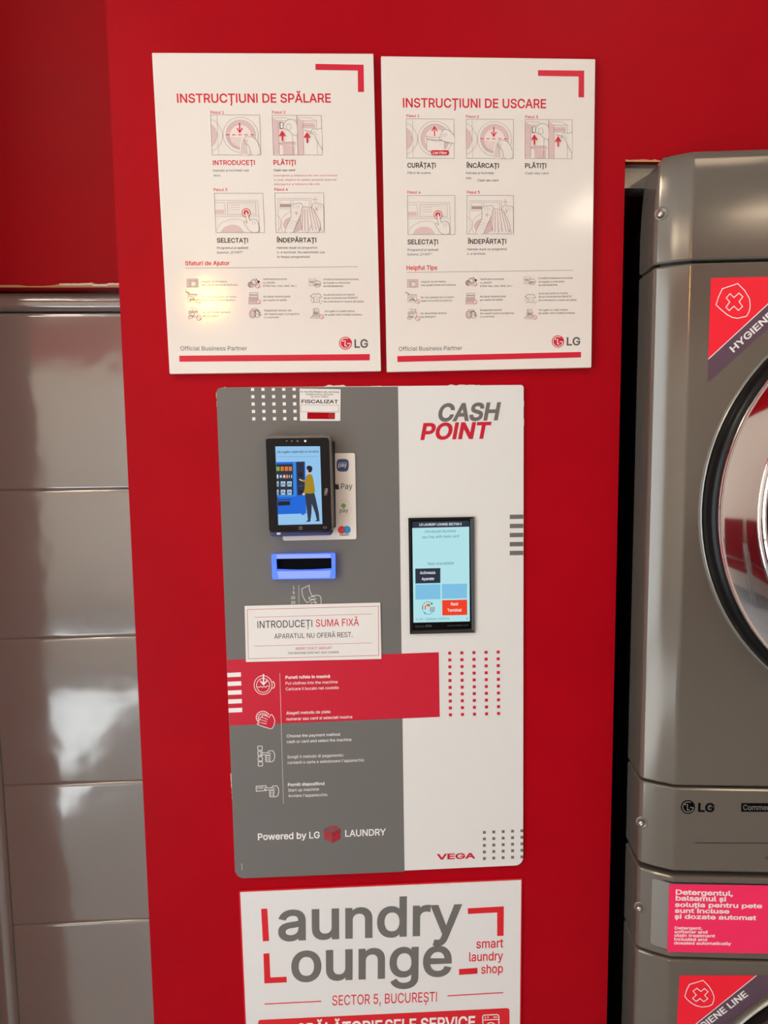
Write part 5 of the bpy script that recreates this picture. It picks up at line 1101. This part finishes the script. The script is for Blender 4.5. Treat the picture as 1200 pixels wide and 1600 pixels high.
p.text('11:40 - Sambata 16/05/26', 161, 977, 446, 970, 18, 'lcd_text', 0, lv=2); p.text('z', 595, 970, 606, 969, 22, 'lcd_text', .01, lv=2)
p.text('Made by', 158, 1037, 235, 1035, 16, 'lcd_dim', 0, lv=2); p.text('other', 244, 1035, 299, 1033, 22, 'lcd_dim', .02, lv=2)
p.text('www.meditax.com', 430, 1028, 610, 1024, 13, 'lcd_dim', 0, lv=2)
p.build('display', ts, 'cyan user interface with dark blue and orange buttons')

# ------------------------------------------------------------------ things stuck and fixed on the panel
PYF = PT+0.0006
# fiscal sticker
FZ = (320, 590, 3.871)
b = MB(); y_ = front(-PYF-0.0006)
b.slab(at_px(y_, rquad(fpx(FZ, [(573, 66), (822, 70), (820, 262), (576, 262)]), 1.2, 3)), (0, -1, 0), 0.0007, 'paper_white')
t = b.build('sticker'); tag(t, 'small white FISCALIZAT sticker with a red bar, at the top of the cash point panel', 'sticker')
p = Print(y_, FZ)
p.text('SC VALORIU PROINOX SRL, Bd Dimitrie', 578, 90, 814, 92, 9, 'print_black', .012); p.text('Pompeiu,nr.8/11, Bucuresti,', 612, 105, 777, 106, 9, 'print_black', .012)
p.text('tel. 0726 728541', 642, 120, 747, 120, 9, 'print_black', .012); p.text('FISCALIZAT', 586, 154, 805, 155, 20, 'print_black', .03)
p.line([(581, 165), (810, 167), (810, 207), (581, 206)], 1.6, 'print_grey', True); p.poly([(620, 210), (787, 212), (786, 251), (620, 250)], 'red_paint', 1)
p.ring(764, 231, 15, 15, 1.8, 'print_softred', 20, 2); p.ring(764, 231, 8, 8, 1.8, 'print_softred', 14, 2)
p.build('lettering', t)
# card payment sticker
FC = (400, 660, 7.06)
y_ = front(-PYF-0.0012)
b = MB(); b.slab(at_px(y_, rquad([(440, 709), (554.8, 707.8), (557.2, 842.6), (442, 844.9)], 3, 4)), (0, -1, 0), 0.0013, 'board_white', 0.0003)
t = b.build('sticker', smooth=40); tag(t, 'white card payment sticker with round pay marks, partly behind the card terminal', 'sticker')
mat('mark_navy', rgb(52, 72, 130), .4); mat('mark_green', rgb(120, 176, 72), .4); mat('mark_red', rgb(226, 54, 50), .4); mat('mark_blue', rgb(42, 150, 212), .4); mat('mark_mix', rgb(130, 96, 130), .4)
p = Print(y_, FC)
p.blob([(892, 430), (910, 408), (955, 403), (1002, 408), (1020, 430), (1023, 472), (1016, 518), (1000, 538), (958, 543), (912, 538), (894, 518), (889, 474)], 'mark_navy', 1)
p.text('samsung', 914, 450, 1000, 448, 9, 'print_white', .01, lv=2); p.text('pay', 910, 490, 1000, 489, 42, 'print_white', .012, lv=2)
o = [(898, 686), (886, 680), (872, 686), (868, 706), (874, 728), (886, 742), (898, 737), (910, 741), (920, 724), (912, 712), (914, 694), (908, 684)]
p.blob(o, 'print_black', 1, 2); p.blob([(897, 680), (900, 670), (908, 666), (906, 676)], 'print_black', 1, 2)
p.text('Pay', 938, 736, 1064, 733, 62, 'print_black', .002, lv=1)
p.ring(972, 948, 80, 88, 2.4, 'print_pink', 36, 1)
p.blob([(938, 926), (944, 904), (958, 894), (974, 894), (986, 906), (992, 924), (978, 940), (964, 952), (952, 938)], 'mark_green', 1)
p.text('pay', 924, 992, 1016, 990, 44, 'print_grey', .01, lv=1)
p.disc(946, 1186, 44, 44, 'mark_red', 32, 1); p.disc(1001, 1184, 44, 44, 'mark_blue', 32, 2)
p.blob([(974, 1152), (984, 1164), (989, 1185), (984, 1206), (974, 1219), (964, 1206), (959, 1185), (964, 1164)], 'mark_mix', 3)
p.text('maestro', 924, 1249, 1024, 1247, 16, 'print_black', .03, lv=1)
p.build('lettering', t)
# card terminal
tq = fpx(FC, [(106, 140), (835, 134), (868, 1200), (140, 1222)])
gl_q = fpx(FC, [(106, 178), (806, 168), (836, 1196), (146, 1214)])
t = thing('card_terminal', PY.at(470, 836), 'black handheld card payment terminal with a lit colour screen showing a vending machine', 'payment terminal')
b = MB(); b.slab(at_px(front(-0.012), rquad(fpx(FC, [(150, 215), (868, 208), (880, 1160), (180, 1190)]), 2, 3)), (0, -1, 0), 0.0073, 'black_plastic', 0.001); b.build('back_box', t)
b = MB(); b.slab(at_px(front(-0.030), rquad(tq, [6, 9, 10, 6], 6)), (0, -1, 0), 0.018, 'bezel_grey', 0.003); b.build('housing', t, smooth=50)
GY = front(-0.0308)
b = MB(); b.slab(at_px(GY, rquad(gl_q, [4, 5, 6, 5], 5)), (0, -1, 0), 0.0009, 'black_gloss', 0.0003); g = b.build('glass', t, smooth=40)
b = MB(); b.slab(at_px(front(-0.026), rquad(fpx(FC, [(150, 1210), (850, 1200), (836, 1246), (160, 1262)]), [0, 0, 4, 4], 5)), (0, -1, 0), 0.012, 'blue_plastic', 0.002); b.build('lower_cover', t, smooth=50)
b.v = []
p = Print(front(-0.0262), FC); p.poly([(228, 1216), (272, 1216), (270, 1238), (232, 1240)], 'print_white', 1)
p.build('sticker', t)
p = Print(GY, FC)
S0, S1, S2, S3 = (213, 265), (706, 263), (732, 1121), (246, 1132)
p.poly([S0, S1, S2, S3], 'lcd_sky', 1)
p.poly([(213, 265), (706, 263), (707, 376), (220, 380)], 'lcd_sky2', 2) if False else None
p.poly([(228, 378), (690, 374), (690, 377), (228, 381)], 'lcd_azure2', 2)
p.text('Vă rugăm selectați un produs', 231, 338, 692, 331, 24, 'lcd_trouser', .014, lv=3)
p.poly([(222, 438), (542, 432), (556, 1004), (240, 1014)], 'lcd_azure', 2)
p.poly([(222, 438), (542, 432), (544, 560), (224, 566)], 'lcd_azure2', 2) if False else None
p.poly([(222, 462), (407, 458), (412, 798), (232, 802)], 'lcd_dark', 3)
p.poly([(407, 440), (440, 438), (446, 816), (232, 822), (231, 802), (414, 798)], 'lcd_azure2', 4)
p.poly([(443, 434), (530, 432), (538, 800), (456, 803)], 'lcd_dark', 4)
for k in range(3): p.line([(470, 476+17*k), (508, 475+17*k)], 4, 'lcd_black', lv=5)
p.rect(470, 546, 512, 598, 'lcd_black', 5); p.rect(474, 748, 516, 782, 'lcd_black', 5); p.rect(474, 700, 516, 704, 'lcd_teal', 5)
for x, m_ in ((226, 'lcd_green'), (272, 'lcd_amber'), (318, 'lcd_amber'), (362, 'lcd_amber')):
    p.poly([(x, 490), (x+34, 488), (x+35, 534), (x+2, 535)], m_, 5); p.rect(x+14, 505, x+28, 528, 'lcd_orange' if x > 240 else 'lcd_mustard', 6)
for x, m_, w_ in ((230, 'lcd_ice', 18), (262, 'lcd_teal', 26), (300, 'lcd_rose', 26), (336, 'lcd_amber', 14), (360, 'lcd_teal', 14), (386, 'lcd_rose', 14)):
    p.rect(x, 574, x+w_, 618, m_, 5); p.rect(x+3, 588, x+w_-4, 604, 'lcd_white', 6)
for y in (650, 742):
    for x, w_ in ((231, 20), (274, 50), (344, 50)):
        p.rect(x, y, x+w_, y+56, 'lcd_ice', 5); p.line([(x+5, y+48), (x+w_*.5, y+14), (x+w_-6, y+46)], 5, 'lcd_trouser', lv=6)
        p.line([(x+6, y+30), (x+w_-6, y+30)], 4, 'lcd_trouser', lv=6)
for y in (545, 634, 724): p.line([(228, y), (410, y-2)], 6, 'lcd_trouser', lv=5)
p.poly([(240, 872), (375, 868), (377, 912), (242, 918)], 'lcd_black', 4); p.poly([(232, 850), (390, 846), (391, 856), (233, 860)], 'lcd_dark', 4)
p.poly([(240, 985), (556, 976), (556, 1004), (240, 1014)], 'lcd_azure2', 4) if False else None
p.rect(502, 1004, 536, 1020, 'lcd_azure', 3)
# the figure of the picture: customer at the machine
p.blob([(560, 530), (562, 486), (596, 478), (622, 500), (612, 544), (590, 552), (572, 548)], 'lcd_black', 6)
p.poly([(560, 520), (572, 520), (578, 546), (566, 550)], 'lcd_skin', 7); p.poly([(566, 545), (594, 545), (600, 580), (566, 582)], 'lcd_skin', 5)
p.blob([(552, 600), (572, 574), (600, 570), (624, 596), (640, 680), (644, 780), (538, 782), (530, 776), (540, 700), (546, 640)], 'lcd_mustard', 6)
p.poly([(546, 634), (548, 662), (508, 650), (510, 632)], 'lcd_mustard', 6); p.poly([(508, 634), (508, 650), (476, 632), (480, 622)], 'lcd_skin', 7)
p.poly([(556, 640), (576, 690), (548, 782), (526, 776)], 'lcd_mustard', 7); p.blob([(512, 786), (526, 776), (542, 784), (536, 802), (516, 802)], 'lcd_skin', 7)
p.poly([(540, 782), (644, 780), (664, 860), (694, 1000), (700, 1076), (672, 1076), (650, 990), (616, 900), (612, 1000), (600, 1084), (574, 1084), (560, 960)], 'lcd_trouser', 6)
p.poly([(546, 1096), (572, 1080), (600, 1082), (598, 1094)], 'lcd_black', 6); p.poly([(646, 1090), (672, 1074), (700, 1076), (702, 1088)], 'lcd_black', 6)
p.build('display', g, 'lit blue picture of a customer at a vending machine')
p = Print(GY, FC)
for x, r_, m_ in ((340, 8, 'bezel_grey'), (395, 9, 'bezel_grey'), (458, 11, 'bezel_grey'), (543, 13, 'print_white')): p.disc(x, 206, r_, r_, m_, 14, 1)
p.line([(474, 1154), (504, 1152), (506, 1178), (476, 1180)], 4, 'print_line', True, 1)
for q in (-1, 1): p.line([(762+q*6, 1146), (762+q*18, 1160), (762+q*6, 1174)], 3.4, 'print_line', lv=1)
for k in range(3): p.line([(758+k*12, 790-k*3), (764+k*12, 740-k*3)], 6, 'print_line', lv=1)
p.line([(752, 798), (782, 800)], 5, 'print_line', lv=1); p.line([(762, 730), (792, 732)], 5, 'print_line', lv=1)
p.build('marks', g, 'small camera dots and key marks')
# taped notice
FN = (370, 840, 4.615)
nq = fpx(FN, [(56, 493), (1035, 469), (1043, 875), (66, 897)])
y_ = front(-PYF-0.0012)
b = MB(); b.slab(at_px(y_, rquad(nq, .6, 2)), (0, -1, 0), 0.0010, 'paper_white'); t = b.build('notice')
tag(t, 'white printed notice INTRODUCEȚI SUMA FIXĂ with red border, across the cash point panel', 'notice')
p = Print(y_, FN)
p.line([(76, 519), (1021, 494), (1023, 849), (84, 874)], 3.4, 'print_softred', True)
p.line([(126, 575), (973, 550)], 2.6, 'print_softred'); p.line([(129, 782), (973, 759)], 2.6, 'print_softred')
p.text('INTRODUCEȚI', 150, 653, 544, 643, 51, 'print_black', .004); p.text('SUMA FIXĂ', 571, 642, 880, 634, 51, 'print_red', .006)
p.text('APARATUL NU OFERĂ REST.', 271, 729, 835, 716, 35, 'print_black', .002)
p.text('INSERT EXACT AMOUNT', 425, 810, 688, 804, 19, 'print_softred', .008); p.text('THE MACHINE DOES NOT GIVE CHANGE.', 368, 841, 740, 833, 15, 'print_grey', .01)
p.build('lettering', t)

# ------------------------------------------------------------------ shop sign below
FG = (360, 1360, 2.5)
ST = 0.003; y_ = front(-ST)
sq = fpx(FG, [(33, 82), (1140, 34), (1126, 1500), (100, 1560)])
b = MB(); b.slab(at_px(y_, sq), (0, -1, 0), ST-0.0002, 'sign_white', 0, side='print_bright_red')
t = thing('shop_sign', WALL.at(595, 1960), 'white red-edged shop sign with large grey lettering, lowest on the red wall', 'sign')
b.build('board', t)
p = Print(y_, FG); R_ = 'print_bright_red'
p.poly([(33, 82), (38, 81.8), (104, 1559), (100, 1560)], R_, 1); p.poly([(33, 82), (1140, 34), (1140, 37), (33, 85)], R_, 1); p.poly([(1136, 34), (1140, 34), (1126, 1500), (1122, 1500)], R_, 1)
p.build('red_edge', t)
p = Print(y_, FG)
p.text('aundry', 192, 272, 897, 246, 150, 'film_grey', .022, lv=1); p.text('ounge', 243, 432, 859, 408, 150, 'film_grey', .022, lv=1)
p.build('grey_lettering', t, 'large grey lettering')
p = Print(y_, FG)
p.poly([(120, 150), (144, 149), (151, 275), (127, 277)], R_, 1)
p.poly([(129, 325), (152, 323), (156, 418), (219, 415), (220, 437), (133, 441)], R_, 1)
p.poly([(927, 148), (1068, 140), (1067, 255), (1042, 256), (1042, 164), (928, 170)], R_, 1)
p.poly([(893, 385), (965, 380), (965, 403), (893, 408)], R_, 1)
p.text('smart', 961, 304, 1065, 300, 34, R_, .016); p.text('laundry', 933, 355, 1064, 350, 34, R_, .016); p.text('shop', 980, 403, 1064, 399, 34, R_, .016)
p.text('SECTOR 5, BUCUREȘTI', 398, 527, 806, 512, 38, R_, .006)
p.line([(133, 522), (355, 511)], 4, R_); p.line([(848, 490), (1066, 477)], 4, R_)
p.build('red_lettering', t, 'red lettering')
p = Print(y_, FG)
p.poly(rquad([(108, 584), (1090, 537), (1090, 664), (112, 712)], 10, 4), R_, 1)
p.text('SPĂLĂTORIE', 262, 643, 592, 629, 44, 'print_white', .03, lv=2); p.text('SELF SERVICE', 605, 628, 954, 613, 44, 'print_white', .03, lv=2)
p.line(rquad([(985, 565), (1048, 562), (1050, 646), (988, 650)], 8, 4), 4, 'print_white', True, 2); p.line([(985, 584), (1048, 581)], 3.4, 'print_white', lv=2)
p.ring(1018, 614, 20, 20, 3.6, 'print_white', 24, 2)
p.disc(996, 574, 3, 3, 'print_white', 10, 2); p.disc(1006, 573, 3, 3, 'print_white', 10, 2); p.line([(1026, 573), (1042, 572)], 3.4, 'print_white', lv=2)
p.build('banner', t, 'red banner with white lettering')


# ------------------------------------------------------------------ the stacked machines
XS = 0.4240; XC = 0.4640; YC0 = -0.050; YF = -0.075          # left side, chamfer end, chamfer start depth, front depth
WID = 0.727                                                    # machine width
ANG = math.radians(6.3)                                        # the stack stands turned a little towards the room
UX = Vector((math.cos(ANG), -math.sin(ANG), 0)); VB = Vector((math.sin(ANG), math.cos(ANG), 0)); FN3 = -VB
OM = Vector((XC, YF, 0))
def W(s, t, z): return OM+UX*s+VB*t+Vector((0, 0, z))          # along the front, back into the niche, up
S0 = -(XC-XS)*math.cos(ANG)-(YC0-YF)*math.sin(ANG); T0 = -(XC-XS)*math.sin(ANG)+(YC0-YF)*math.cos(ANG)
SE = WID+2*S0; SR = WID+S0; SM = SE/2
def mfront(off): return Plane(OM+FN3*off, FN3)
MF = mfront(0.0)
CHN = Vector((-abs(YC0-YF), -(XC-XS), 0)).normalized()
CH = Plane((XS, YC0, 0), CHN)
def plan(ins, rs=0.007):
    "plan outline left to right in machine coordinates, moved inward by ins"
    base = [(S0, 0.085), (S0, T0), (0, 0), (SE, 0), (SR, T0), (SR, 0.085)]
    mid = {2: base[1]+base[2], 4: base[3]+base[4]}
    pts = [base[0]]
    for i in range(1, 5):
        p = Vector(base[i]); a = (Vector(base[i-1])-p).normalized(); b_ = (Vector(base[i+1])-p).normalized(); r = rs if i in (1, 4) else 0.004
        if i in mid:                      # the chamfer bulges a little
            x0_, y0_, x1_, y1_ = mid[i]; nx_, ny_ = (y1_-y0_), -(x1_-x0_); q_ = math.hypot(nx_, ny_)
            for t in (0.3, 0.42, 0.5, 0.58, 0.7):
                h_ = 0.0008*(1-(abs(t-.5)/.32)**2)
                pts.append((x0_+(x1_-x0_)*t+nx_/q_*h_, y0_+(y1_-y0_)*t+ny_/q_*h_))
        for k in range(6):
            t = k/5
            pts.append(tuple((p+a*r)*(1-t)**2+p*2*t*(1-t)+(p+b_*r)*t*t))
    pts.append(base[5])
    out = []
    n = len(pts)
    for i, q in enumerate(pts):
        d1 = (Vector(q)-Vector(pts[i-1])).normalized() if i else (Vector(pts[1])-Vector(q)).normalized()
        d2 = (Vector(pts[i+1])-Vector(q)).normalized() if i < n-1 else d1
        n1 = Vector((-d1.y, d1.x)); n2 = Vector((-d2.y, d2.x)); m = (n1+n2); m = m/max(m.dot(m)/2, .5)
        out.append((q[0]+m.x*ins, q[1]+m.y*ins))
    return out
def band(name, z0, z1, parent, m='machine_grey', prof=None, ptop=None, label=None):
    prof = prof or [(0.0035, 0.0), (0.0012, 0.0008), (0.0, 0.003)]
    L = [(i_, z0+d) for i_, d in prof] + [(i_, z1-d) for i_, d in (ptop or prof)[::-1]]
    b = MB(); rows = []
    for ins, z in L: rows.append([W(x, y, z) for x, y in plan(ins)])
    n = len(rows[0]); vs = [v for r in rows for v in r]; fs = []
    for j in range(len(rows)-1):
        for i in range(n-1): fs.append((j*n+i, j*n+i+1, (j+1)*n+i+1, (j+1)*n+i))
    b.add(vs, fs, m)
    # close top, bottom and back
    b.add(rows[-1], [tuple(range(n))], m); b.add(rows[0], [tuple(range(n))[::-1]], m)
    k = len(rows)
    b.add([r[0] for r in rows]+[r[-1] for r in rows], [tuple(range(k))+tuple(range(2*k-1, k-1, -1))], m)
    o = b.build(name, parent, smooth=28)
    if label: o['label'] = label
    return o
def door(cz, parent):
    c = W(SM, 0, cz)
    b = MB(); b.lathe(c, FN3, [(0.3020, 0.0), (0.3020, 0.003), (0.2990, 0.005), (0.2970, 0.003)], 'machine_light', 96); b.build('rim', parent, smooth=60)
    b = MB(); b.lathe(c, FN3, [(0.2975, 0.001), (0.2980, 0.008), (0.2965, 0.018), (0.2925, 0.025), (0.2870, 0.027), (0.2860, 0.020)], 'black_ring', 96); b.build('door_surround', parent, 'glossy black ring', smooth=60)
    b = MB(); b.lathe(c, FN3, [(0.2865, 0.022), (0.2865, 0.0285), (0.2845, 0.0310), (0.2820, 0.0300), (0.2810, 0.0290), (0.276, 0.0299), (0.266, 0.0314), (0.254, 0.0330), (0.242, 0.0343), (0.2385, 0.0345),
                               (0.2375, 0.0333), (0.2362, 0.0345), (0.2330, 0.0350), (0.2310, 0.0335), (0.2290, 0.0350), (0.2260, 0.0335), (0.2250, 0.0290)], 'chrome', 128); b.build('door_ring', parent, 'polished chrome door ring', smooth=40)
    b = MB(); b.lathe(c, FN3, [(0.2255, 0.029), (0.216, 0.027), (0.17, 0.040), (0.10, 0.052), (0.0, 0.056)], 'black_gloss', 64); b.build('door_glass', parent, 'dark door glass', smooth=60)
def screw(px, py, parent):
    q = CH.at(px, py)
    b = MB(); b.lathe(q, CHN, [(0.0088, 0.0001), (0.0080, 0.0007), (0.0072, 0.0007), (0.0050, 0.0003), (0.0, 0.0003)], 'machine_grey', 28); s = b.build('screw_seat', parent, smooth=60)
    b = MB(); q2 = q + Vector((-0.0015, -0.0005, -0.001)); b.lathe(q2, CHN, [(0.0046, 0.0004), (0.0044, 0.0022), (0.0030, 0.0034), (0.0019, 0.0037), (0.0017, 0.0020), (0.0, 0.0018)], 'steel', 20); s2 = b.build('screw', parent, smooth=60)
def rbox(b, s0, t0, z0, s1, t1, z1, m):
    vs = [W(s, t, z) for z in (z0, z1) for t in (t0, t1) for s in (s0, s1)]
    b.add(vs, [(0, 2, 3, 1), (4, 5, 7, 6), (0, 1, 5, 4), (2, 6, 7, 3), (0, 4, 6, 2), (1, 3, 7, 5)], m)
def side(name, z0, z1, parent):
    b = MB(); rbox(b, S0+0.0045, 0.0852, z0, SR-0.0035, 0.66, z1, 'black_plastic'); b.build(name, parent)  # cabinet sides coloured black to stand for shade in the narrow gap
def inner(z0, z1, parent):
    b = MB(); pts = plan(0.011)
    n = len(pts); b.add([W(x, y, z0) for x, y in pts]+[W(x, y, z1) for x, y in pts], [(i, i+1, n+i+1, n+i) for i in range(n-1)], 'black_plastic'); b.build('inner_frame', parent)
def hygiene(parent, pl, q_red, q_dark, wl, fr, shield, cross, txt):
    b = MB(); p = Print(pl, fr, lift=0.0002)
    p.poly(q_red, 'decal_red', 1); p.poly(q_dark, 'decal_purple', 1)
    p.line(wl, txt[6], 'print_white', lv=2)
    p.line(shield, txt[7], 'print_white', True, 2); p.line(cross, txt[7], 'print_white', True, 2)
    p.text(txt[0], txt[1], txt[2], txt[3], txt[4], txt[5], 'print_white', .03, lv=2)
    p.build('hygiene_sticker', parent, 'red and purple corner sticker with shield and cross mark')

dr_ = thing('dryer', W(SM, 0.3, 0.8685), 'brown-grey metal tumble dryer with a round chrome door, upper one of the stack', 'dryer')
side('cabinet', 0.8690, 1.80, dr_); inner(0.872, 1.850, dr_)
band('top_cap', 1.7332, 1.8765, dr_, ptop=[(0.016, 0.0), (0.011, 0.002), (0.0075, 0.007), (0.005, 0.016), (0.003, 0.032), (0.0012, 0.058), (0.0, 0.095)])
band('front_panel', 1.0045, 1.7298, dr_)
band('control_panel', 0.8752, 1.0014, dr_)
door(1.4015, dr_)
screw(1033, 334, dr_); screw(1003, 1285, dr_)
# markings of the dryer's control panel
F7 = (940, 1080, 3.077)
p = Print(MF, F7, 0.0002)
p.disc(415, 556, 34, 33, 'slot_black', 32, 1); m_ = 'machine_light'
p.line(p.arc(415, 556, 26, 25, 5, 300, 26), 4, m_, lv=2); p.line([(441, 558), (424, 558)], 4, m_, lv=2); p.line([(412, 541), (412, 570), (424, 570)], 4, m_, lv=2); p.disc(402, 544, 4, 4, m_, 10, 2)
p.text('LG', 466, 578, 539, 579, 39, 'slot_black', .045)
p.poly(rquad([(671, 538), (1010, 538), (1010, 580), (670, 579)], 5, 3), 'slot_black', 1); p.text('Commercial Laundry', 680, 570, 985, 571, 25, 'machine_light', .01, lv=2)
p.line([(447, 729), (1100, 731)], 3.4, 'print_black'); p.text('CO', 788, 807, 806, 807, 12, 'slot_black', .02)
p.build('marks', dr_, 'dark printed marks and lettering')
z5 = (960, 220, 4.0)
hygiene(dr_, MF, [(603, 858), (1148, 846), (585, 1366)], [(585, 1366), (1148, 846), (1330, 842), (583, 1512)], [(585, 1366), (1148, 846)], z5,
        [(770, 893), (812, 935), (842, 985), (848, 1030), (842, 1065), (825, 1097), (768, 1110), (735, 1104), (702, 1086), (665, 1055), (634, 1025), (650, 975), (674, 925)],
        [(722, 956), (746, 980), (778, 952), (802, 976), (778, 1006), (800, 1036), (774, 1060), (746, 1034), (716, 1062), (696, 1040), (720, 1008), (698, 982)],
        ('HYGIENE LINE', 745, 1322, 1140, 962, 40, 5.5, 5.5))

ws = thing('washing_machine', W(SM, 0.3, 0.0), 'brown-grey metal washing machine with a pink detergent sticker, lower one of the stack', 'washing machine')
side('cabinet', 0.0, 0.8680, ws); inner(0.006, 0.864, ws)
band('dispenser_panel', 0.7412, 0.8678, ws)
band('front_panel', 0.02, 0.7380, ws)
b = MB(); rbox(b, S0+0.02, 0.03, 0.0, SR-0.02, 0.6, 0.02, 'black_plastic'); b.build('foot_frame', ws)
door(0.4370, ws)
screw(1000, 1418, ws)
# dispenser drawer front, wrapping onto the chamfer
zt = 0.8588; zb = 0.7525
u0 = CH.at(1018, 1420)
e_ = Vector((XC-XS, YF-YC0)).normalized()
C0 = Vector((XC, YF)); U2 = Vector((UX.x, UX.y))
def path_from(extra):
    return [tuple(Vector((u0.x, u0.y))-e_*extra), tuple(C0-e_*0.006), tuple(C0-e_*0.002+U2*0.0005), tuple(C0+U2*0.006), tuple(C0+U2*(SE-0.02))]
path = path_from(0.0016)
b = MB(); vs = []; off = 0.0016
def shell(path, z0, z1, off, m, r):
    V = []; n = len(path)
    out = []
    for i, q in enumerate(path):
        d1 = (Vector(q)-Vector(path[i-1])).normalized() if i else (Vector(path[1])-Vector(q)).normalized()
        d2 = (Vector(path[i+1])-Vector(q)).normalized() if i < n-1 else d1
        m_ = Vector((d1.y, -d1.x))+Vector((d2.y, -d2.x)); m_.normalize()
        out.append(Vector(q)+m_*off)
    dd = (out[1]-out[0]).normalized()
    first = [out[0], out[0]+dd*r*0.3, out[0]+dd*r]
    zi = [r, r*0.3, 0]
    cols = list(zip(first, zi))+[(o, 0) for o in out[1:]]
    T_ = [(c.x, c.y, z1-z) for c, z in cols]; B2_ = [(c.x, c.y, z0+z) for c, z in cols]
    bt = [(x+0.0006, y+off*0.9, z) for x, y, z in T_]; bb = [(x+0.0006, y+off*0.9, z) for x, y, z in B2_]
    k = len(cols)
    fs = [(k+i, k+i+1, i+1, i) for i in range(k-1)]
    fs += [(i, i+1, 2*k+i+1, 2*k+i) for i in range(k-1)] + [(k+i+1, k+i, 3*k+i, 3*k+i+1) for i in range(k-1)]
    fs += [(0, 2*k, 3*k, k)]
    b.add(T_+B2_+bt+bb, fs, m)
shell([(q[0], q[1]) for q in path], zb, zt, 0.0004, 'black_plastic', 0.004)
b.build('drawer_gap', ws, smooth=30)
b = MB()
shell(path_from(0.0), zb+0.0016, zt-0.0016, 0.0014, 'machine_light', 0.004)
dw = b.build('drawer_front', ws, smooth=30)
MF2 = mfront(0.0016)
z8 = (1020, 1360, 6.667)
p = Print(MF2, z8, 0.0002)
p.poly([(180, 142), (800, 150), (1500, 158), (1500, 868), (800, 860), (165, 848), (150, 836), (170, 156)], 'decal_pink', 1)
for s_, x0, x1, y0, y1, c_ in (('Detergentul,', 240, 829, 247, 262, 48), ('balsamul și', 240, 758, 309, 320, 48), ('soluția pentru pete', 232, 1133, 375, 390, 44), ('sunt incluse', 230, 792, 437, 446, 44), ('și dozate automat', 228, 1072, 498, 514, 44)):
    p.text(s_, x0, y0, x1, y1, c_, 'print_white', .034, lv=2)
for s_, x0, x1, y0, y1 in (('Detergent,', 228, 512, 611, 614), ('softener and', 225, 565, 650, 654), ('stain treatment', 223, 645, 688, 694), ('included and', 222, 563, 727, 732), ('dosated automatically', 220, 812, 767, 774)):
    p.text(s_, x0, y0, x1, y1, 29, 'print_white', .028, lv=2)
p.build('detergent_sticker', dw, 'pink sticker with white lettering')
hygiene(ws, MF, [(280, 1092), (1078, 1092), (240, 1765)], [(240, 1765), (1078, 1092), (1420, 1092), (236, 2040)], [(240, 1765), (1078, 1092)], z8,
        [(522, 1143), (580, 1200), (618, 1262), (636, 1310), (634, 1350), (615, 1396), (570, 1414), (510, 1420), (450, 1406), (395, 1375), (355, 1340), (332, 1308), (352, 1240), (380, 1185)],
        [(458, 1225), (500, 1258), (536, 1228), (574, 1260), (538, 1298), (572, 1332), (530, 1364), (490, 1332), (450, 1362), (414, 1330), (452, 1295), (418, 1255)],
        ('HYGIENE LINE', 402, 1745, 990, 1300, 62, 8, 8))
